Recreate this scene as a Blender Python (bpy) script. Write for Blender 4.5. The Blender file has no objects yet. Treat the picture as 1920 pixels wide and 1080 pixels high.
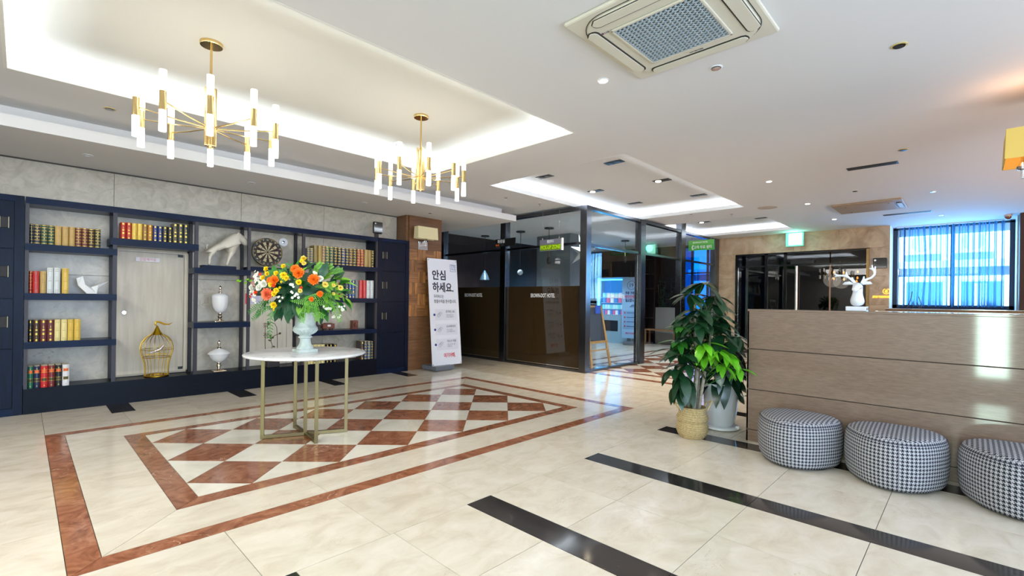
import bpy, bmesh, math, random
from mathutils import Vector, Matrix
R = math.radians; PI = math.pi
rnd = random.Random(7)
S = bpy.context.scene
COL = S.collection

# ---------------------------------------------------------------- camera
cam_d = bpy.data.cameras.new('camera'); cam = bpy.data.objects.new('camera', cam_d); COL.objects.link(cam)
F_PX = 889.2
cam_d.sensor_width = 36; cam_d.lens = F_PX / 1920 * 36
cam_d.shift_x = 0; cam_d.shift_y = (563.14 - 540) / 1920
cam_d.clip_start = .05; cam_d.clip_end = 200
yaw, roll = R(44.07627), R(-.778297)
fwd = Vector((math.cos(yaw), math.sin(yaw), 0)); right0 = Vector((math.sin(yaw), -math.cos(yaw), 0)); down0 = Vector((0, 0, -1))
rr = right0 * math.cos(roll) + down0 * math.sin(roll)
dd = down0 * math.cos(roll) - right0 * math.sin(roll)
m3 = Matrix((rr, -dd, -fwd)).transposed()
cam.matrix_world = Matrix.Translation((0, 0, 1.25)) @ m3.to_4x4()
S.camera = cam

# ---------------------------------------------------------------- world, sun, exposure
def s2l(c):
    return tuple(((v / 255) / 12.92 if v / 255 <= .04045 else (((v / 255) + .055) / 1.055) ** 2.4) for v in c)
w = bpy.data.worlds.new('world'); S.world = w; w.use_nodes = True
bg = w.node_tree.nodes['Background']; bg.inputs[0].default_value = (.22, .52, 1, 1); bg.inputs[1].default_value = 1.5
vs = S.view_settings; vs.view_transform = 'Standard'; vs.look = 'None'; vs.gamma = 1; vs.exposure = 0.2; vs.use_curve_mapping = False
def light(name, kind, loc, energy, color, rot=(0, 0, 0), size=None, size_y=None, **kw):
    d = bpy.data.lights.new(name, kind); d.energy = energy; d.color = color
    if kind == 'AREA':
        d.shape = 'RECTANGLE'; d.size = size; d.size_y = size_y or size
    elif size is not None and kind in ('POINT', 'SPOT'): d.shadow_soft_size = size
    for k, v in kw.items(): setattr(d, k, v)
    o = bpy.data.objects.new(name, d); COL.objects.link(o); o.location = loc; o.rotation_euler = rot
    return o
light('daylight_sun', 'SUN', (0, 0, 20), 24.0, (.55, .82, 1), rot=(0, R(-52), 0), angle=R(2))
# daylight from the entrance glazing behind and to the right of the camera
light('entrance_daylight_right', 'AREA', (1.2, -3.6, 1.5), 330, (.58, .75, 1), rot=(R(112), 0, 0), size=6.0, size_y=2.3)
light('rear_overhead_fill', 'AREA', (-1.6, 2.4, 2.93), 330, (1, .97, .93), rot=(0, R(-14), 0), size=1.8, size_y=5.5)  # added overhead fill behind the camera, with no known fixture
light('entrance_daylight_slit', 'AREA', (-2.7, -.28, 1.15), 80, (.70, 1, .86), rot=(R(90), 0, R(-90)), size=.40, size_y=2.3)
light('window_daylight', 'AREA', (13.32, .28, 2.1), 90, (.18, .52, 1), rot=(R(90), 0, R(90)), size=1.5, size_y=1.5)
light('reception_side_fill', 'AREA', (8.2, -3.85, 1.6), 260, (1, .78, .66), rot=(R(125), 0, 0), size=5, size_y=1.2)  # added warm uplight out of view, standing for no particular lamp
for _x, _y in ((8.0, 6.0), (8.0, 8.4), (10.9, 6.2), (11.3, 8.6)): light('lounge_fill_spot', 'SPOT', (_x, _y, 2.9), 190, (.68, .84, 1), size=.05, spot_size=R(120), spot_blend=.6)  # spots added to brighten the dark lounge, without fittings

# ---------------------------------------------------------------- materials
MATS = {}
def nodes(name):
    m = bpy.data.materials.new(name); m.use_nodes = True; nt = m.node_tree
    return m, nt, nt.nodes, nt.links, nt.nodes['Principled BSDF']
def plain(name, rgb, rough=.5, metal=0, spec=.5, emit=None, estr=0, coat=0, alpha=1, noise=0, nscale=8, trans=0):
    if name in MATS: return MATS[name]
    m, nt, N, L, b = nodes(name); c = s2l(rgb)
    b.inputs['Base Color'].default_value = (*c, 1); b.inputs['Roughness'].default_value = rough; b.inputs['Metallic'].default_value = metal
    b.inputs['Specular IOR Level'].default_value = spec; b.inputs['Coat Weight'].default_value = coat; b.inputs['Coat Roughness'].default_value = .05
    b.inputs['Alpha'].default_value = alpha; b.inputs['Transmission Weight'].default_value = trans
    if emit: b.inputs['Emission Color'].default_value = (*s2l(emit), 1); b.inputs['Emission Strength'].default_value = estr
    if noise:
        g = N.new('ShaderNodeNewGeometry'); n = N.new('ShaderNodeTexNoise'); n.inputs['Scale'].default_value = nscale; n.inputs['Detail'].default_value = 5
        r = N.new('ShaderNodeValToRGB'); r.color_ramp.elements[0].position = .3; r.color_ramp.elements[1].position = .7
        r.color_ramp.elements[0].color = (*[v * (1 - noise) for v in c], 1); r.color_ramp.elements[1].color = (*[min(1, v * (1 + noise)) for v in c], 1)
        L.new(g.outputs['Position'], n.inputs['Vector']); L.new(n.outputs['Fac'], r.inputs['Fac']); L.new(r.outputs['Color'], b.inputs['Base Color'])
    MATS[name] = m; return m
def stone(name, cols, scale=2.2, rough=.15, vein=None, vein_w=.02, stretch=(1, 1, 1), per_tile=.05, dist=1.2, spec=.5, vscale=3.0):
    m, nt, N, L, b = nodes(name)
    g = N.new('ShaderNodeNewGeometry'); oi = N.new('ShaderNodeObjectInfo'); mp = N.new('ShaderNodeMapping'); mp.inputs['Scale'].default_value = stretch
    ad = N.new('ShaderNodeVectorMath'); ad.operation = 'ADD'; ml = N.new('ShaderNodeMath'); ml.operation = 'MULTIPLY'; ml.inputs[1].default_value = 37
    L.new(oi.outputs['Random'], ml.inputs[0]); L.new(g.outputs['Position'], ad.inputs[0]); L.new(ml.outputs[0], ad.inputs[1]); L.new(ad.outputs[0], mp.inputs['Vector'])
    n = N.new('ShaderNodeTexNoise'); n.inputs['Scale'].default_value = scale; n.inputs['Detail'].default_value = 10; n.inputs['Roughness'].default_value = .62; n.inputs['Distortion'].default_value = dist
    L.new(mp.outputs[0], n.inputs['Vector'])
    r = N.new('ShaderNodeValToRGB'); e = r.color_ramp.elements
    k = len(cols)
    e[0].position = .32; e[0].color = (*s2l(cols[0]), 1); e[1].position = .68; e[1].color = (*s2l(cols[-1]), 1)
    for i in range(1, k - 1):
        q = e.new(.32 + .36 * i / (k - 1)); q.color = (*s2l(cols[i]), 1)
    L.new(n.outputs['Fac'], r.inputs['Fac']); out = r.outputs['Color']
    if vein:
        n2 = N.new('ShaderNodeTexNoise'); n2.inputs['Scale'].default_value = vscale; n2.inputs['Detail'].default_value = 6; n2.inputs['Distortion'].default_value = 1.5
        L.new(mp.outputs[0], n2.inputs['Vector'])
        a = N.new('ShaderNodeMath'); a.operation = 'SUBTRACT'; a.inputs[1].default_value = .5; L.new(n2.outputs['Fac'], a.inputs[0])
        ab = N.new('ShaderNodeMath'); ab.operation = 'ABSOLUTE'; L.new(a.outputs[0], ab.inputs[0])
        lt = N.new('ShaderNodeMapRange'); lt.inputs['From Min'].default_value = 0; lt.inputs['From Max'].default_value = vein_w; lt.inputs['To Min'].default_value = 1; lt.inputs['To Max'].default_value = 0
        L.new(ab.outputs[0], lt.inputs['Value'])
        mk = N.new('ShaderNodeTexNoise'); mk.inputs['Scale'].default_value = 2.3; L.new(mp.outputs[0], mk.inputs['Vector'])
        mm = N.new('ShaderNodeMapRange'); mm.inputs['From Min'].default_value = .55; mm.inputs['From Max'].default_value = .7; L.new(mk.outputs['Fac'], mm.inputs['Value'])
        mu = N.new('ShaderNodeMath'); mu.operation = 'MULTIPLY'; L.new(lt.outputs[0], mu.inputs[0]); L.new(mm.outputs[0], mu.inputs[1])
        mx = N.new('ShaderNodeMix'); mx.data_type = 'RGBA'; L.new(mu.outputs[0], mx.inputs['Factor']); L.new(out, mx.inputs['A']); mx.inputs['B'].default_value = (*s2l(vein), 1); out = mx.outputs['Result']
    if per_tile:
        hs = N.new('ShaderNodeHueSaturation'); mr = N.new('ShaderNodeMapRange'); mr.inputs['To Min'].default_value = 1 - per_tile; mr.inputs['To Max'].default_value = 1 + per_tile
        L.new(oi.outputs['Random'], mr.inputs['Value']); L.new(mr.outputs[0], hs.inputs['Value']); L.new(out, hs.inputs['Color']); out = hs.outputs['Color']
    L.new(out, b.inputs['Base Color']); b.inputs['Roughness'].default_value = rough; b.inputs['Specular IOR Level'].default_value = spec
    MATS[name] = m; return m
def wood(name, c1, c2, axis='X', rough=.4, scale=14, per=.15, coat=0):
    m, nt, N, L, b = nodes(name)
    g = N.new('ShaderNodeNewGeometry'); oi = N.new('ShaderNodeObjectInfo'); mp = N.new('ShaderNodeMapping')
    st = {'X': (.7, 9, 9), 'Y': (9, .7, 9), 'Z': (9, 9, .7)}[axis]; mp.inputs['Scale'].default_value = st
    ad = N.new('ShaderNodeVectorMath'); ad.operation = 'ADD'; ml = N.new('ShaderNodeMath'); ml.operation = 'MULTIPLY'; ml.inputs[1].default_value = 19
    L.new(oi.outputs['Random'], ml.inputs[0]); L.new(g.outputs['Position'], ad.inputs[0]); L.new(ml.outputs[0], ad.inputs[1]); L.new(ad.outputs[0], mp.inputs['Vector'])
    n = N.new('ShaderNodeTexNoise'); n.inputs['Scale'].default_value = scale; n.inputs['Detail'].default_value = 6; n.inputs['Distortion'].default_value = .4; L.new(mp.outputs[0], n.inputs['Vector'])
    r = N.new('ShaderNodeValToRGB'); r.color_ramp.elements[0].position = .3; r.color_ramp.elements[1].position = .7
    r.color_ramp.elements[0].color = (*s2l(c1), 1); r.color_ramp.elements[1].color = (*s2l(c2), 1); L.new(n.outputs['Fac'], r.inputs['Fac'])
    hs = N.new('ShaderNodeHueSaturation'); mr = N.new('ShaderNodeMapRange'); mr.inputs['To Min'].default_value = 1 - per; mr.inputs['To Max'].default_value = 1 + per
    L.new(oi.outputs['Random'], mr.inputs['Value']); L.new(mr.outputs[0], hs.inputs['Value']); L.new(r.outputs['Color'], hs.inputs['Color']); L.new(hs.outputs['Color'], b.inputs['Base Color'])
    b.inputs['Roughness'].default_value = rough; b.inputs['Coat Weight'].default_value = coat; b.inputs['Coat Roughness'].default_value = .06
    MATS[name] = m; return m
def glass(name, tint, refl=1.0, opac=0.0, body=(0, 0, 0), rough=0.0, ior=1.5):
    m, nt, N, L, b = nodes(name); N.remove(b); out = N['Material Output']
    tr = N.new('ShaderNodeBsdfTransparent'); tr.inputs[0].default_value = (*tint, 1)
    gl = N.new('ShaderNodeBsdfGlossy'); gl.inputs['Roughness'].default_value = rough; gl.inputs['Color'].default_value = (refl, refl, refl, 1)
    df = N.new('ShaderNodeBsdfDiffuse'); df.inputs[0].default_value = (*s2l(body), 1)
    mx0 = N.new('ShaderNodeMixShader'); mx0.inputs[0].default_value = opac; L.new(tr.outputs[0], mx0.inputs[1]); L.new(df.outputs[0], mx0.inputs[2])
    fr = N.new('ShaderNodeFresnel'); fr.inputs[0].default_value = ior
    gm_ = N.new('ShaderNodeNewGeometry'); sb_ = N.new('ShaderNodeMath'); sb_.operation = 'SUBTRACT'; sb_.inputs[0].default_value = 1; L.new(gm_.outputs['Backfacing'], sb_.inputs[1])
    mf = N.new('ShaderNodeMath'); mf.operation = 'MULTIPLY'; L.new(fr.outputs[0], mf.inputs[0]); L.new(sb_.outputs[0], mf.inputs[1])
    mx = N.new('ShaderNodeMixShader'); L.new(mf.outputs[0], mx.inputs[0]); L.new(mx0.outputs[0], mx.inputs[1]); L.new(gl.outputs[0], mx.inputs[2]); L.new(mx.outputs[0], out.inputs['Surface'])
    MATS[name] = m; return m

M_FLOOR = stone('beige_marble', [(200, 188, 168), (212, 202, 184), (220, 211, 196)], 4.5, .13, per_tile=.03, stretch=(1, 1.6, 1), vein=(184, 168, 146), vein_w=.008, dist=.6, vscale=5)
M_FWHITE = stone('white_marble', [(205, 200, 184), (222, 217, 202), (230, 226, 214)], 2.5, .12, per_tile=.03)
M_BROWN = stone('red_brown_marble', [(116, 68, 46), (144, 92, 66), (166, 116, 88)], 5, .12, vein=(225, 190, 160), vein_w=.008, per_tile=.10, dist=2.5, vscale=4)
M_BLACKM = stone('black_marble', [(34, 31, 31), (48, 44, 43), (58, 53, 51)], 3, .09, vein=(120, 112, 108), vein_w=.004, per_tile=.05)
M_GROUT = plain('grout', (56, 50, 44), .9)
M_WALLST = stone('wall_stone', [(166, 160, 146), (180, 174, 160), (192, 186, 172)], 6, .25, vein=(140, 122, 96), vein_w=.012, per_tile=.03, dist=1.6, vscale=7)
M_BACKST = stone('back_wall_stone', [(158, 132, 104), (186, 160, 130), (204, 180, 150)], 1.7, .18, vein=(140, 108, 78), vein_w=.01, per_tile=.04, dist=2.0)
M_CEIL = plain('ceiling_paint', (222, 220, 218), .75)
M_COVE = plain('cove_paint', (230, 228, 220), .8)
M_WHITE = plain('white_paint', (228, 230, 232), .5)
M_NAVY = wood('navy_oak', (4, 12, 28), (6, 21, 46), 'Z', .3, 6, .06)
M_NAVYX = wood('navy_oak_shelf', (6, 19, 42), (8, 29, 62), 'X', .3, 6, .04)
for _m in (M_NAVY, M_NAVYX): _m.node_tree.nodes['Principled BSDF'].inputs['Specular IOR Level'].default_value = .13
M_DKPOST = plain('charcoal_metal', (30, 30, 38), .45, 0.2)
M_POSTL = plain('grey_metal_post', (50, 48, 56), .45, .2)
M_STEEL = plain('dark_steel', (96, 98, 104), .22, 1)
M_BLACK = plain('black', (14, 14, 16), .4)
M_CHROME = plain('chrome', (225, 225, 228), .08, 1)
M_GOLD = plain('polished_brass', (226, 196, 136), .14, 1)
M_ANTB = plain('antique_brass', (142, 128, 92), .32, 1)
M_GILT = plain('gilt', (214, 184, 74), .3, .55)
M_WHITEG = plain('white_glaze', (232, 234, 238), .12, coat=.6)
M_TEXTD = plain('dark_print', (40, 42, 54), .6)
M_TEXTW = plain('white_print', (238, 238, 240), .5)
M_RED = plain('red_print', (214, 26, 58), .5)
M_GLASS = glass('clear_glass', (.90, .93, .95), 1)
M_BRGLASS = glass('brown_film_glass', (.16, .11, .05), 1, .6, (74, 58, 36))
M_DKGLASS = glass('black_glass', (.30, .29, .28), 1, .5, (8, 8, 9))
M_WOODP = wood('walnut_panel', (96, 64, 38), (124, 86, 54), 'X', .35, 5, .05)
M_WOODA = wood('walnut_slat_a', (104, 66, 36), (158, 108, 60), 'X', .4, 5, .38)
M_WOODB = wood('walnut_slat_b', (112, 72, 38), (176, 122, 66), 'Z', .4, 5, .38)
M_COUNTER = wood('counter_laminate', (104, 82, 66), (128, 104, 86), 'Y', .42, 22, .02, coat=.9)
M_LEDGE = wood('ledge_wood', (120, 84, 52), (150, 108, 70), 'Y', .4, 6, .02)
M_DKWOOD = plain('dark_brown_wood', (42, 28, 24), .4, noise=.3, nscale=6)
M_PINE = wood('pine', (196, 150, 88), (222, 178, 112), 'Z', .5, 6, .1)

# ---------------------------------------------------------------- building helpers
ORG = {}
class MB:
    def __init__(s): s.v = []; s.f = []; s.mi = []; s.m = 0
    def add(s, vs, fs):
        k = len(s.v); s.v += [tuple(v) for v in vs]; s.f += [tuple(i + k for i in f) for f in fs]; s.mi += [s.m] * len(fs); return s
    def box(s, x0, y0, z0, x1, y1, z1):
        x0, x1 = sorted((x0, x1)); y0, y1 = sorted((y0, y1)); z0, z1 = sorted((z0, z1))
        return s.add([(x0, y0, z0), (x1, y0, z0), (x1, y1, z0), (x0, y1, z0), (x0, y0, z1), (x1, y0, z1), (x1, y1, z1), (x0, y1, z1)],
                     [(0, 3, 2, 1), (4, 5, 6, 7), (0, 1, 5, 4), (1, 2, 6, 5), (2, 3, 7, 6), (3, 0, 4, 7)])
    def prism(s, poly, z0, z1):
        a = sum(poly[i][0] * poly[(i + 1) % len(poly)][1] - poly[(i + 1) % len(poly)][0] * poly[i][1] for i in range(len(poly)))
        if a < 0: poly = poly[::-1]
        n = len(poly)
        return s.add([(x, y, z0) for x, y in poly] + [(x, y, z1) for x, y in poly],
                     [tuple(range(n))[::-1], tuple(range(n, 2 * n))] + [(i, (i + 1) % n, n + (i + 1) % n, n + i) for i in range(n)])
    def tube(s, pts, r, n=8, cap=True, closed=False):
        pts = [Vector(p) for p in pts]; m = len(pts); rs = r if isinstance(r, (list, tuple)) else [r] * m
        rings = []; up = None
        for i, p in enumerate(pts):
            t = (pts[(i + 1) % m] - pts[i - 1]) if closed else (pts[min(i + 1, m - 1)] - pts[max(i - 1, 0)])
            if t.length < 1e-9: t = Vector((0, 0, 1))
            t.normalize()
            if up is None: up = Vector((0, 0, 1)) if abs(t.z) < .9 else Vector((1, 0, 0))
            a = up - t * up.dot(t)
            if a.length < 1e-6: a = t.orthogonal()
            a.normalize(); up = a; b = t.cross(a)
            rings.append([p + (a * math.cos(2 * PI * j / n) + b * math.sin(2 * PI * j / n)) * rs[i] for j in range(n)])
        vs = [q for rg in rings for q in rg]; fs = []
        for i in range(m if closed else m - 1):
            for j in range(n):
                k = (i + 1) % m
                fs.append((i * n + j, i * n + (j + 1) % n, k * n + (j + 1) % n, k * n + j))
        if cap and not closed: fs += [tuple(range(n))[::-1], tuple(range((m - 1) * n, m * n))]
        return s.add(vs, fs)
    def cyl(s, p0, p1, r, n=16, r1=None): return s.tube([p0, p1], [r, r1 if r1 is not None else r], n)
    def lathe(s, prof, c=(0, 0, 0), n=24, sx=1, sy=1):
        vs = []; fs = []; m = len(prof)
        for r, z in prof:
            for j in range(n): vs.append((c[0] + r * sx * math.cos(2 * PI * j / n), c[1] + r * sy * math.sin(2 * PI * j / n), c[2] + z))
        for i in range(m - 1):
            for j in range(n): fs.append((i * n + j, i * n + (j + 1) % n, (i + 1) * n + (j + 1) % n, (i + 1) * n + j))
        if prof[0][0] > 1e-6: fs.append(tuple(range(n))[::-1])
        if prof[-1][0] > 1e-6: fs.append(tuple(range((m - 1) * n, m * n)))
        return s.add(vs, fs)
    def build(s, name, mat, parent=None, smooth=False, bevel=0, kind=None, label=None, cat=None, group=None, local=False, org=None, bseg=2):
        if parent is not None: o0 = Vector(ORG[parent.name]) if not local else Vector((0, 0, 0))
        elif org is not None: o0 = Vector(org)
        else:
            xs = [v[0] for v in s.v]; ys = [v[1] for v in s.v]; zs = [v[2] for v in s.v]
            o0 = Vector(((min(xs) + max(xs)) / 2, (min(ys) + max(ys)) / 2, min(zs)))
        me = bpy.data.meshes.new(name); me.from_pydata([(v[0] - o0.x, v[1] - o0.y, v[2] - o0.z) for v in s.v], [], s.f)
        mats = mat if isinstance(mat, (list, tuple)) else [mat]
        for m in mats: me.materials.append(m)
        if len(mats) > 1: me.polygons.foreach_set('material_index', s.mi)
        if smooth:
            me.polygons.foreach_set('use_smooth', [True] * len(me.polygons))
            try: me.set_sharp_from_angle(angle=R(40))
            except Exception: pass
        me.validate(); me.update()
        o = bpy.data.objects.new(name, me); COL.objects.link(o)
        if parent is not None: o.parent = parent; ORG[o.name] = tuple(ORG[parent.name])
        else: o.location = o0; ORG[o.name] = tuple(o0)
        if bevel:
            b = o.modifiers.new('bevel', 'BEVEL'); b.width = bevel; b.segments = bseg; b.limit_method = 'ANGLE'; b.angle_limit = R(40)
        return tag(o, label, cat, group, kind)
def tag(o, label=None, cat=None, group=None, kind=None):
    if label: o['label'] = label
    if cat: o['category'] = cat
    if group: o['group'] = group
    if kind: o['kind'] = kind
    return o
def thing(name, label, cat, loc, group=None, rz=0, kind=None):
    o = bpy.data.objects.new(name, None); COL.objects.link(o); o.location = loc; o.rotation_euler = (0, 0, rz); o.empty_display_size = .1
    ORG[o.name] = tuple(loc); return tag(o, label, cat, group, kind)
KIDS = None
def copy_tree(o, parent=None):
    c = o.copy(); COL.objects.link(c)
    if parent is not None: c.parent = parent
    for ch in o.children: copy_tree(ch, c)
    return c
def box(name, mat, b, parent=None, bevel=0, **kw): return MB().box(*b).build(name, mat, parent, bevel=bevel, **kw)
def text(name, body, size, loc, rot, mat, parent, width=None, extrude=.0015, align='CENTER', local=False, bold=0, label=None):
    c = bpy.data.curves.new(name, 'FONT'); c.body = body; c.size = size; c.extrude = extrude; c.align_x = align; c.align_y = 'CENTER'; c.offset = bold; c.resolution_u = 2
    o = bpy.data.objects.new(name, c); COL.objects.link(o)
    bpy.context.view_layer.update()
    dg = bpy.context.evaluated_depsgraph_get(); me = bpy.data.meshes.new_from_object(o.evaluated_get(dg)); COL.objects.unlink(o); bpy.data.objects.remove(o)
    q = bpy.data.objects.new(name, me); COL.objects.link(q); me.materials.clear(); me.materials.append(mat)
    if width:
        xs = [v.co.x for v in me.vertices]
        if xs:
            k = width / max(1e-6, max(xs) - min(xs))
            for v in me.vertices: v.co.x *= k
    if parent is not None:
        q.parent = parent; p0 = Vector(ORG[parent.name]) if not local else Vector((0, 0, 0)); q.location = Vector(loc) - p0; ORG[q.name] = tuple(ORG[parent.name])
    else: q.location = loc
    q.rotation_euler = rot
    if label: q['label'] = label
    return q
FACE_Y = (R(90), 0, 0)            # readable on a face that looks towards -Y
FACE_X = (R(90), 0, R(-90))       # readable on a face that looks towards -X
ORDN = ['first', 'second', 'third', 'fourth', 'fifth', 'sixth', 'seventh', 'eighth', 'ninth', 'tenth', 'eleventh', 'twelfth', 'thirteenth', 'fourteenth', 'fifteenth', 'sixteenth', 'seventeenth', 'eighteenth']

# ================================================================ FLOOR
G = .0016
floor = box('floor', M_GROUT, (-3, -4, -.12, 13.7, 9.7, -.004), kind='structure', org=(0, 0, 0))
def tile(name, poly, mat, label=None):
    cx = sum(p[0] for p in poly) / len(poly); cy = sum(p[1] for p in poly) / len(poly)
    q = []
    n = len(poly)
    for i in range(n):                                            # shrink each edge by the half joint
        p0, p1, p2 = Vector(poly[i - 1]), Vector(poly[i]), Vector(poly[(i + 1) % n])
        e1 = (p1 - p0).normalized(); e2 = (p2 - p1).normalized()
        n1 = Vector((-e1.y, e1.x)); n2 = Vector((-e2.y, e2.x))
        if (Vector((cx, cy)) - p1).dot(n1) < 0: n1 = -n1
        if (Vector((cx, cy)) - p1).dot(n2) < 0: n2 = -n2
        den = 1 + n1.dot(n2)
        q.append(tuple(p1 + (n1 + n2) * (G / max(.2, den))))
    return MB().prism(q, -.004, 0).build(name, mat, floor, label=label)
def rect(x0, y0, x1, y1): return [(x0, y0), (x1, y0), (x1, y1), (x0, y1)]
P = .61
def frange(a, b, s):
    r = []; x = a
    while x < b - 1e-6: r.append(x); x += s
    return r
# dark-striped field in front of the counter
rows = [2.2 - P * k for k in range(0, 7)]
for i in range(7):
    xs = .68 + 1.22 * i - 1.22
    if xs > 5.6: continue
    for k in range(6):
        y1, y0 = rows[k], rows[k + 1]
        if xs < 0 and y0 < 1.5: continue
        if xs > 5 and y1 < 1.0: continue
        if k % 2 == 0: tile('dark_strip', rect(xs, max(rows[k + 2] if k + 2 < 7 else y0, -1.46), xs + .2, y1), M_BLACKM)
        tile('tile', rect(xs + .2, y0, xs + .71, y1), M_FLOOR); tile('tile', rect(xs + .71, y0, xs + 1.22, y1), M_FLOOR)
    if i in (1, 2, 3, 4):
        pass
# row between stripes and inlaid panel
for x in frange(-1.07, 6.9, P): tile('tile', rect(x, 2.2, min(x + P, 6.91), 2.84), M_FLOOR)
for y in frange(2.84, 7.0, .61):
    for x in (-1.07, -.46): tile('tile', rect(x, y, x + P, min(y + .61, 7.1)), M_FLOOR)
# rows by the bookcase
for x in frange(.15, 6.9, P): tile('tile', rect(x, 5.88, min(x + P, 6.91), 6.5), M_FLOOR)
for i in range(4):
    xs = .67 + 1.22 * i
    tile('dark_strip', rect(xs, 6.5, xs + .2, 7.06), M_BLACKM)
    x0 = xs + .2; tile('tile', rect(x0, 6.5, x0 + .51, 7.1), M_FLOOR); tile('tile', rect(x0 + .51, 6.5, x0 + 1.02, 7.1), M_FLOOR)
tile('tile', rect(.15, 6.5, .67, 7.1), M_FLOOR)
for y in (6.5, 7.11, 7.72, 8.33, 8.94):
    for x in frange(5.55, 6.9, P):
        tile('tile', rect(x, y, min(x + P, 6.91), y + .61), M_FLOOR)
for y in frange(2.84, 5.8, .61):
    for x in (5.03, 5.64, 6.27): tile('tile', rect(x, y, min(x + .62, 6.91), min(y + .61, 5.88)), M_FLOOR)
def pattern(tf, ox):
    X0, X1, Y0, Y1 = .15 + ox, 5.03 + ox, 2.84, 5.88
    a, b, c, d = X0 + .125, X1 - .115, Y0 + .125, Y1 - .12       # inner edge of the outer border
    A, B, C_, D = .64 + ox, 4.567 + ox, 3.32, 5.40               # inner border, outer edge
    e, f_, g, h = .775 + ox, 4.445 + ox, 3.45, 5.285             # field
    tf('border_strip', [(X0, Y0), (X1, Y0), (b, c), (a, c)], 'b'); tf('border_strip', [(X0, Y1), (X1, Y1), (b, d), (a, d)], 'b')
    tf('border_strip', [(X0, Y0), (a, c), (a, d), (X0, Y1)], 'b'); tf('border_strip', [(X1, Y0), (b, c), (b, d), (X1, Y1)], 'b')
    tf('border_strip', [(A, C_), (B, C_), (f_, g), (e, g)], 'b'); tf('border_strip', [(A, D), (B, D), (f_, h), (e, h)], 'b')
    tf('border_strip', [(A, C_), (e, g), (e, h), (A, D)], 'b'); tf('border_strip', [(B, C_), (f_, g), (f_, h), (B, D)], 'b')
    js = [1.38 + ox, 2.60 + ox, 3.82 + ox]
    for (y_o, y_i) in ((c, C_), (d, D)):
        xs = [None] + js + [None]
        for i in range(4):
            l = xs[i]; r = xs[i + 1]
            p = [(l, y_o), (l, y_i)] if l else [(a, y_o), (A, y_i)]
            q = [(r, y_i), (r, y_o)] if r else [(B, y_i), (b, y_o)]
            tf('tile', p + q, 'f')
    tf('tile', [(a, c), (A, C_), (A, D), (a, d)], 'f'); tf('tile', [(b, c), (B, C_), (B, D), (b, d)], 'f')
    s = (f_ - e) / 12; t = (h - g) / 6
    for i in range(13):
        for j in range(7):
            cx = e + s * i; cy = g + t * j
            if (i + j) % 2: continue
            brown = (i % 2 == 1)
            poly = [(cx - s, cy), (cx, cy - t), (cx + s, cy), (cx, cy + t)]
            # clip against the field
            def clip(poly, ax, lim, sg):
                out = []
                for k in range(len(poly)):
                    p, q = poly[k], poly[(k + 1) % len(poly)]
                    ip = (p[ax] - lim) * sg >= -1e-9; iq = (q[ax] - lim) * sg >= -1e-9
                    if ip: out.append(p)
                    if ip != iq:
                        u = (lim - p[ax]) / (q[ax] - p[ax]); out.append((p[0] + u * (q[0] - p[0]), p[1] + u * (q[1] - p[1])))
                return out
            for ax, lim, sg in ((0, e, 1), (0, f_, -1), (1, g, 1), (1, h, -1)):
                poly = clip(poly, ax, lim, sg)
                if len(poly) < 3: break
            pp = []
            for p in poly:
                if not pp or (Vector(p) - Vector(pp[-1])).length > 1e-4: pp.append(p)
            if len(pp) > 1 and (Vector(pp[0]) - Vector(pp[-1])).length < 1e-4: pp.pop()
            if len(pp) < 3: continue
            tf('inlay_tile' if brown else 'tile', pp, 'b' if brown else 'w')
pattern(lambda n, p, k: tile(n, p, {'b': M_BROWN, 'f': M_FLOOR, 'w': M_FWHITE}[k]), 0)
ft = MB()
def far(n, poly, k):
    ft.m = {'f': 0, 'b': 1, 'w': 2}[k]; ft.prism([tuple(Vector(p) + (Vector((sum(q[0] for q in poly) / len(poly), sum(q[1] for q in poly) / len(poly))) - Vector(p)) * .004) for p in poly], -.004, 0)
pattern(far, 6.76)
for x in frange(6.91, 12.8, P):
    for y in frange(1.5, 2.8, .66): far('t', rect(x, y, x + P, min(y + .66, 2.84)), 'f')
for x in frange(6.91, 13.6, P):
    for y in frange(5.88, 9.6, P): far('t', rect(x, y, x + P, y + P), 'f')
for y in frange(2.84, 5.8, P): far('t', rect(11.8, y, 12.8, min(y + P, 5.88)), 'f')
ft.build('far_tile', [M_FLOOR, M_BROWN, M_FWHITE], floor, kind='stuff')

# ================================================================ WALLS
wl = box('wall_left', M_GROUT, (-3, 7.37, 0, 5.5, 7.6, 2.95), kind='structure')
xs = [-.46, .75, 2.12, 3.30, 4.62]
for i in range(len(xs) - 1):
    for z0, z1 in ((.26, 1.47), (1.474, 2.70)):
        box('stone_panel', M_WALLST, (xs[i] + .002, 7.352, z0, xs[i + 1] - .002, 7.37, z1), wl)
wb = MB(); wb.box(12.82, 1.301, 0, 13.0, 1.60, 2.95); wb.box(12.82, 4.38, 0, 13.0, 4.95, 2.95); wb.box(12.82, 1.60, 2.50, 13.0, 4.38, 2.95); wb.box(13.0, 1.301, 0, 15.2, 1.45, 2.95); wb.box(13.0, 4.80, 0, 15.2, 4.95, 2.95); wb.box(15.0, 1.45, 0, 15.2, 4.8, 2.95); wb.box(12.82, 1.45, -.12, 15.0, 4.8, 0)
wb = wb.build('wall_back', plain('vestibule_dark', (40, 36, 34), .7), kind='structure', org=(0, 0, 0))
def bpanel(y0, z0, y1, z1): box('stone_panel', M_BACKST, (12.8, y0 + .0015, z0, 12.82, y1 - .0015, z1), wb)
for y0, y1 in ((4.38, 4.95), (1.25, 1.60)):
    for k in range(4): bpanel(y0, .02 + k * .62, y1, .02 + (k + 1) * .62 - .003)
for y0, y1 in ((1.25, 2.15), (2.15, 3.05), (3.05, 3.95), (3.95, 4.95)): bpanel(y0, 2.50, y1, 2.949)
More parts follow.
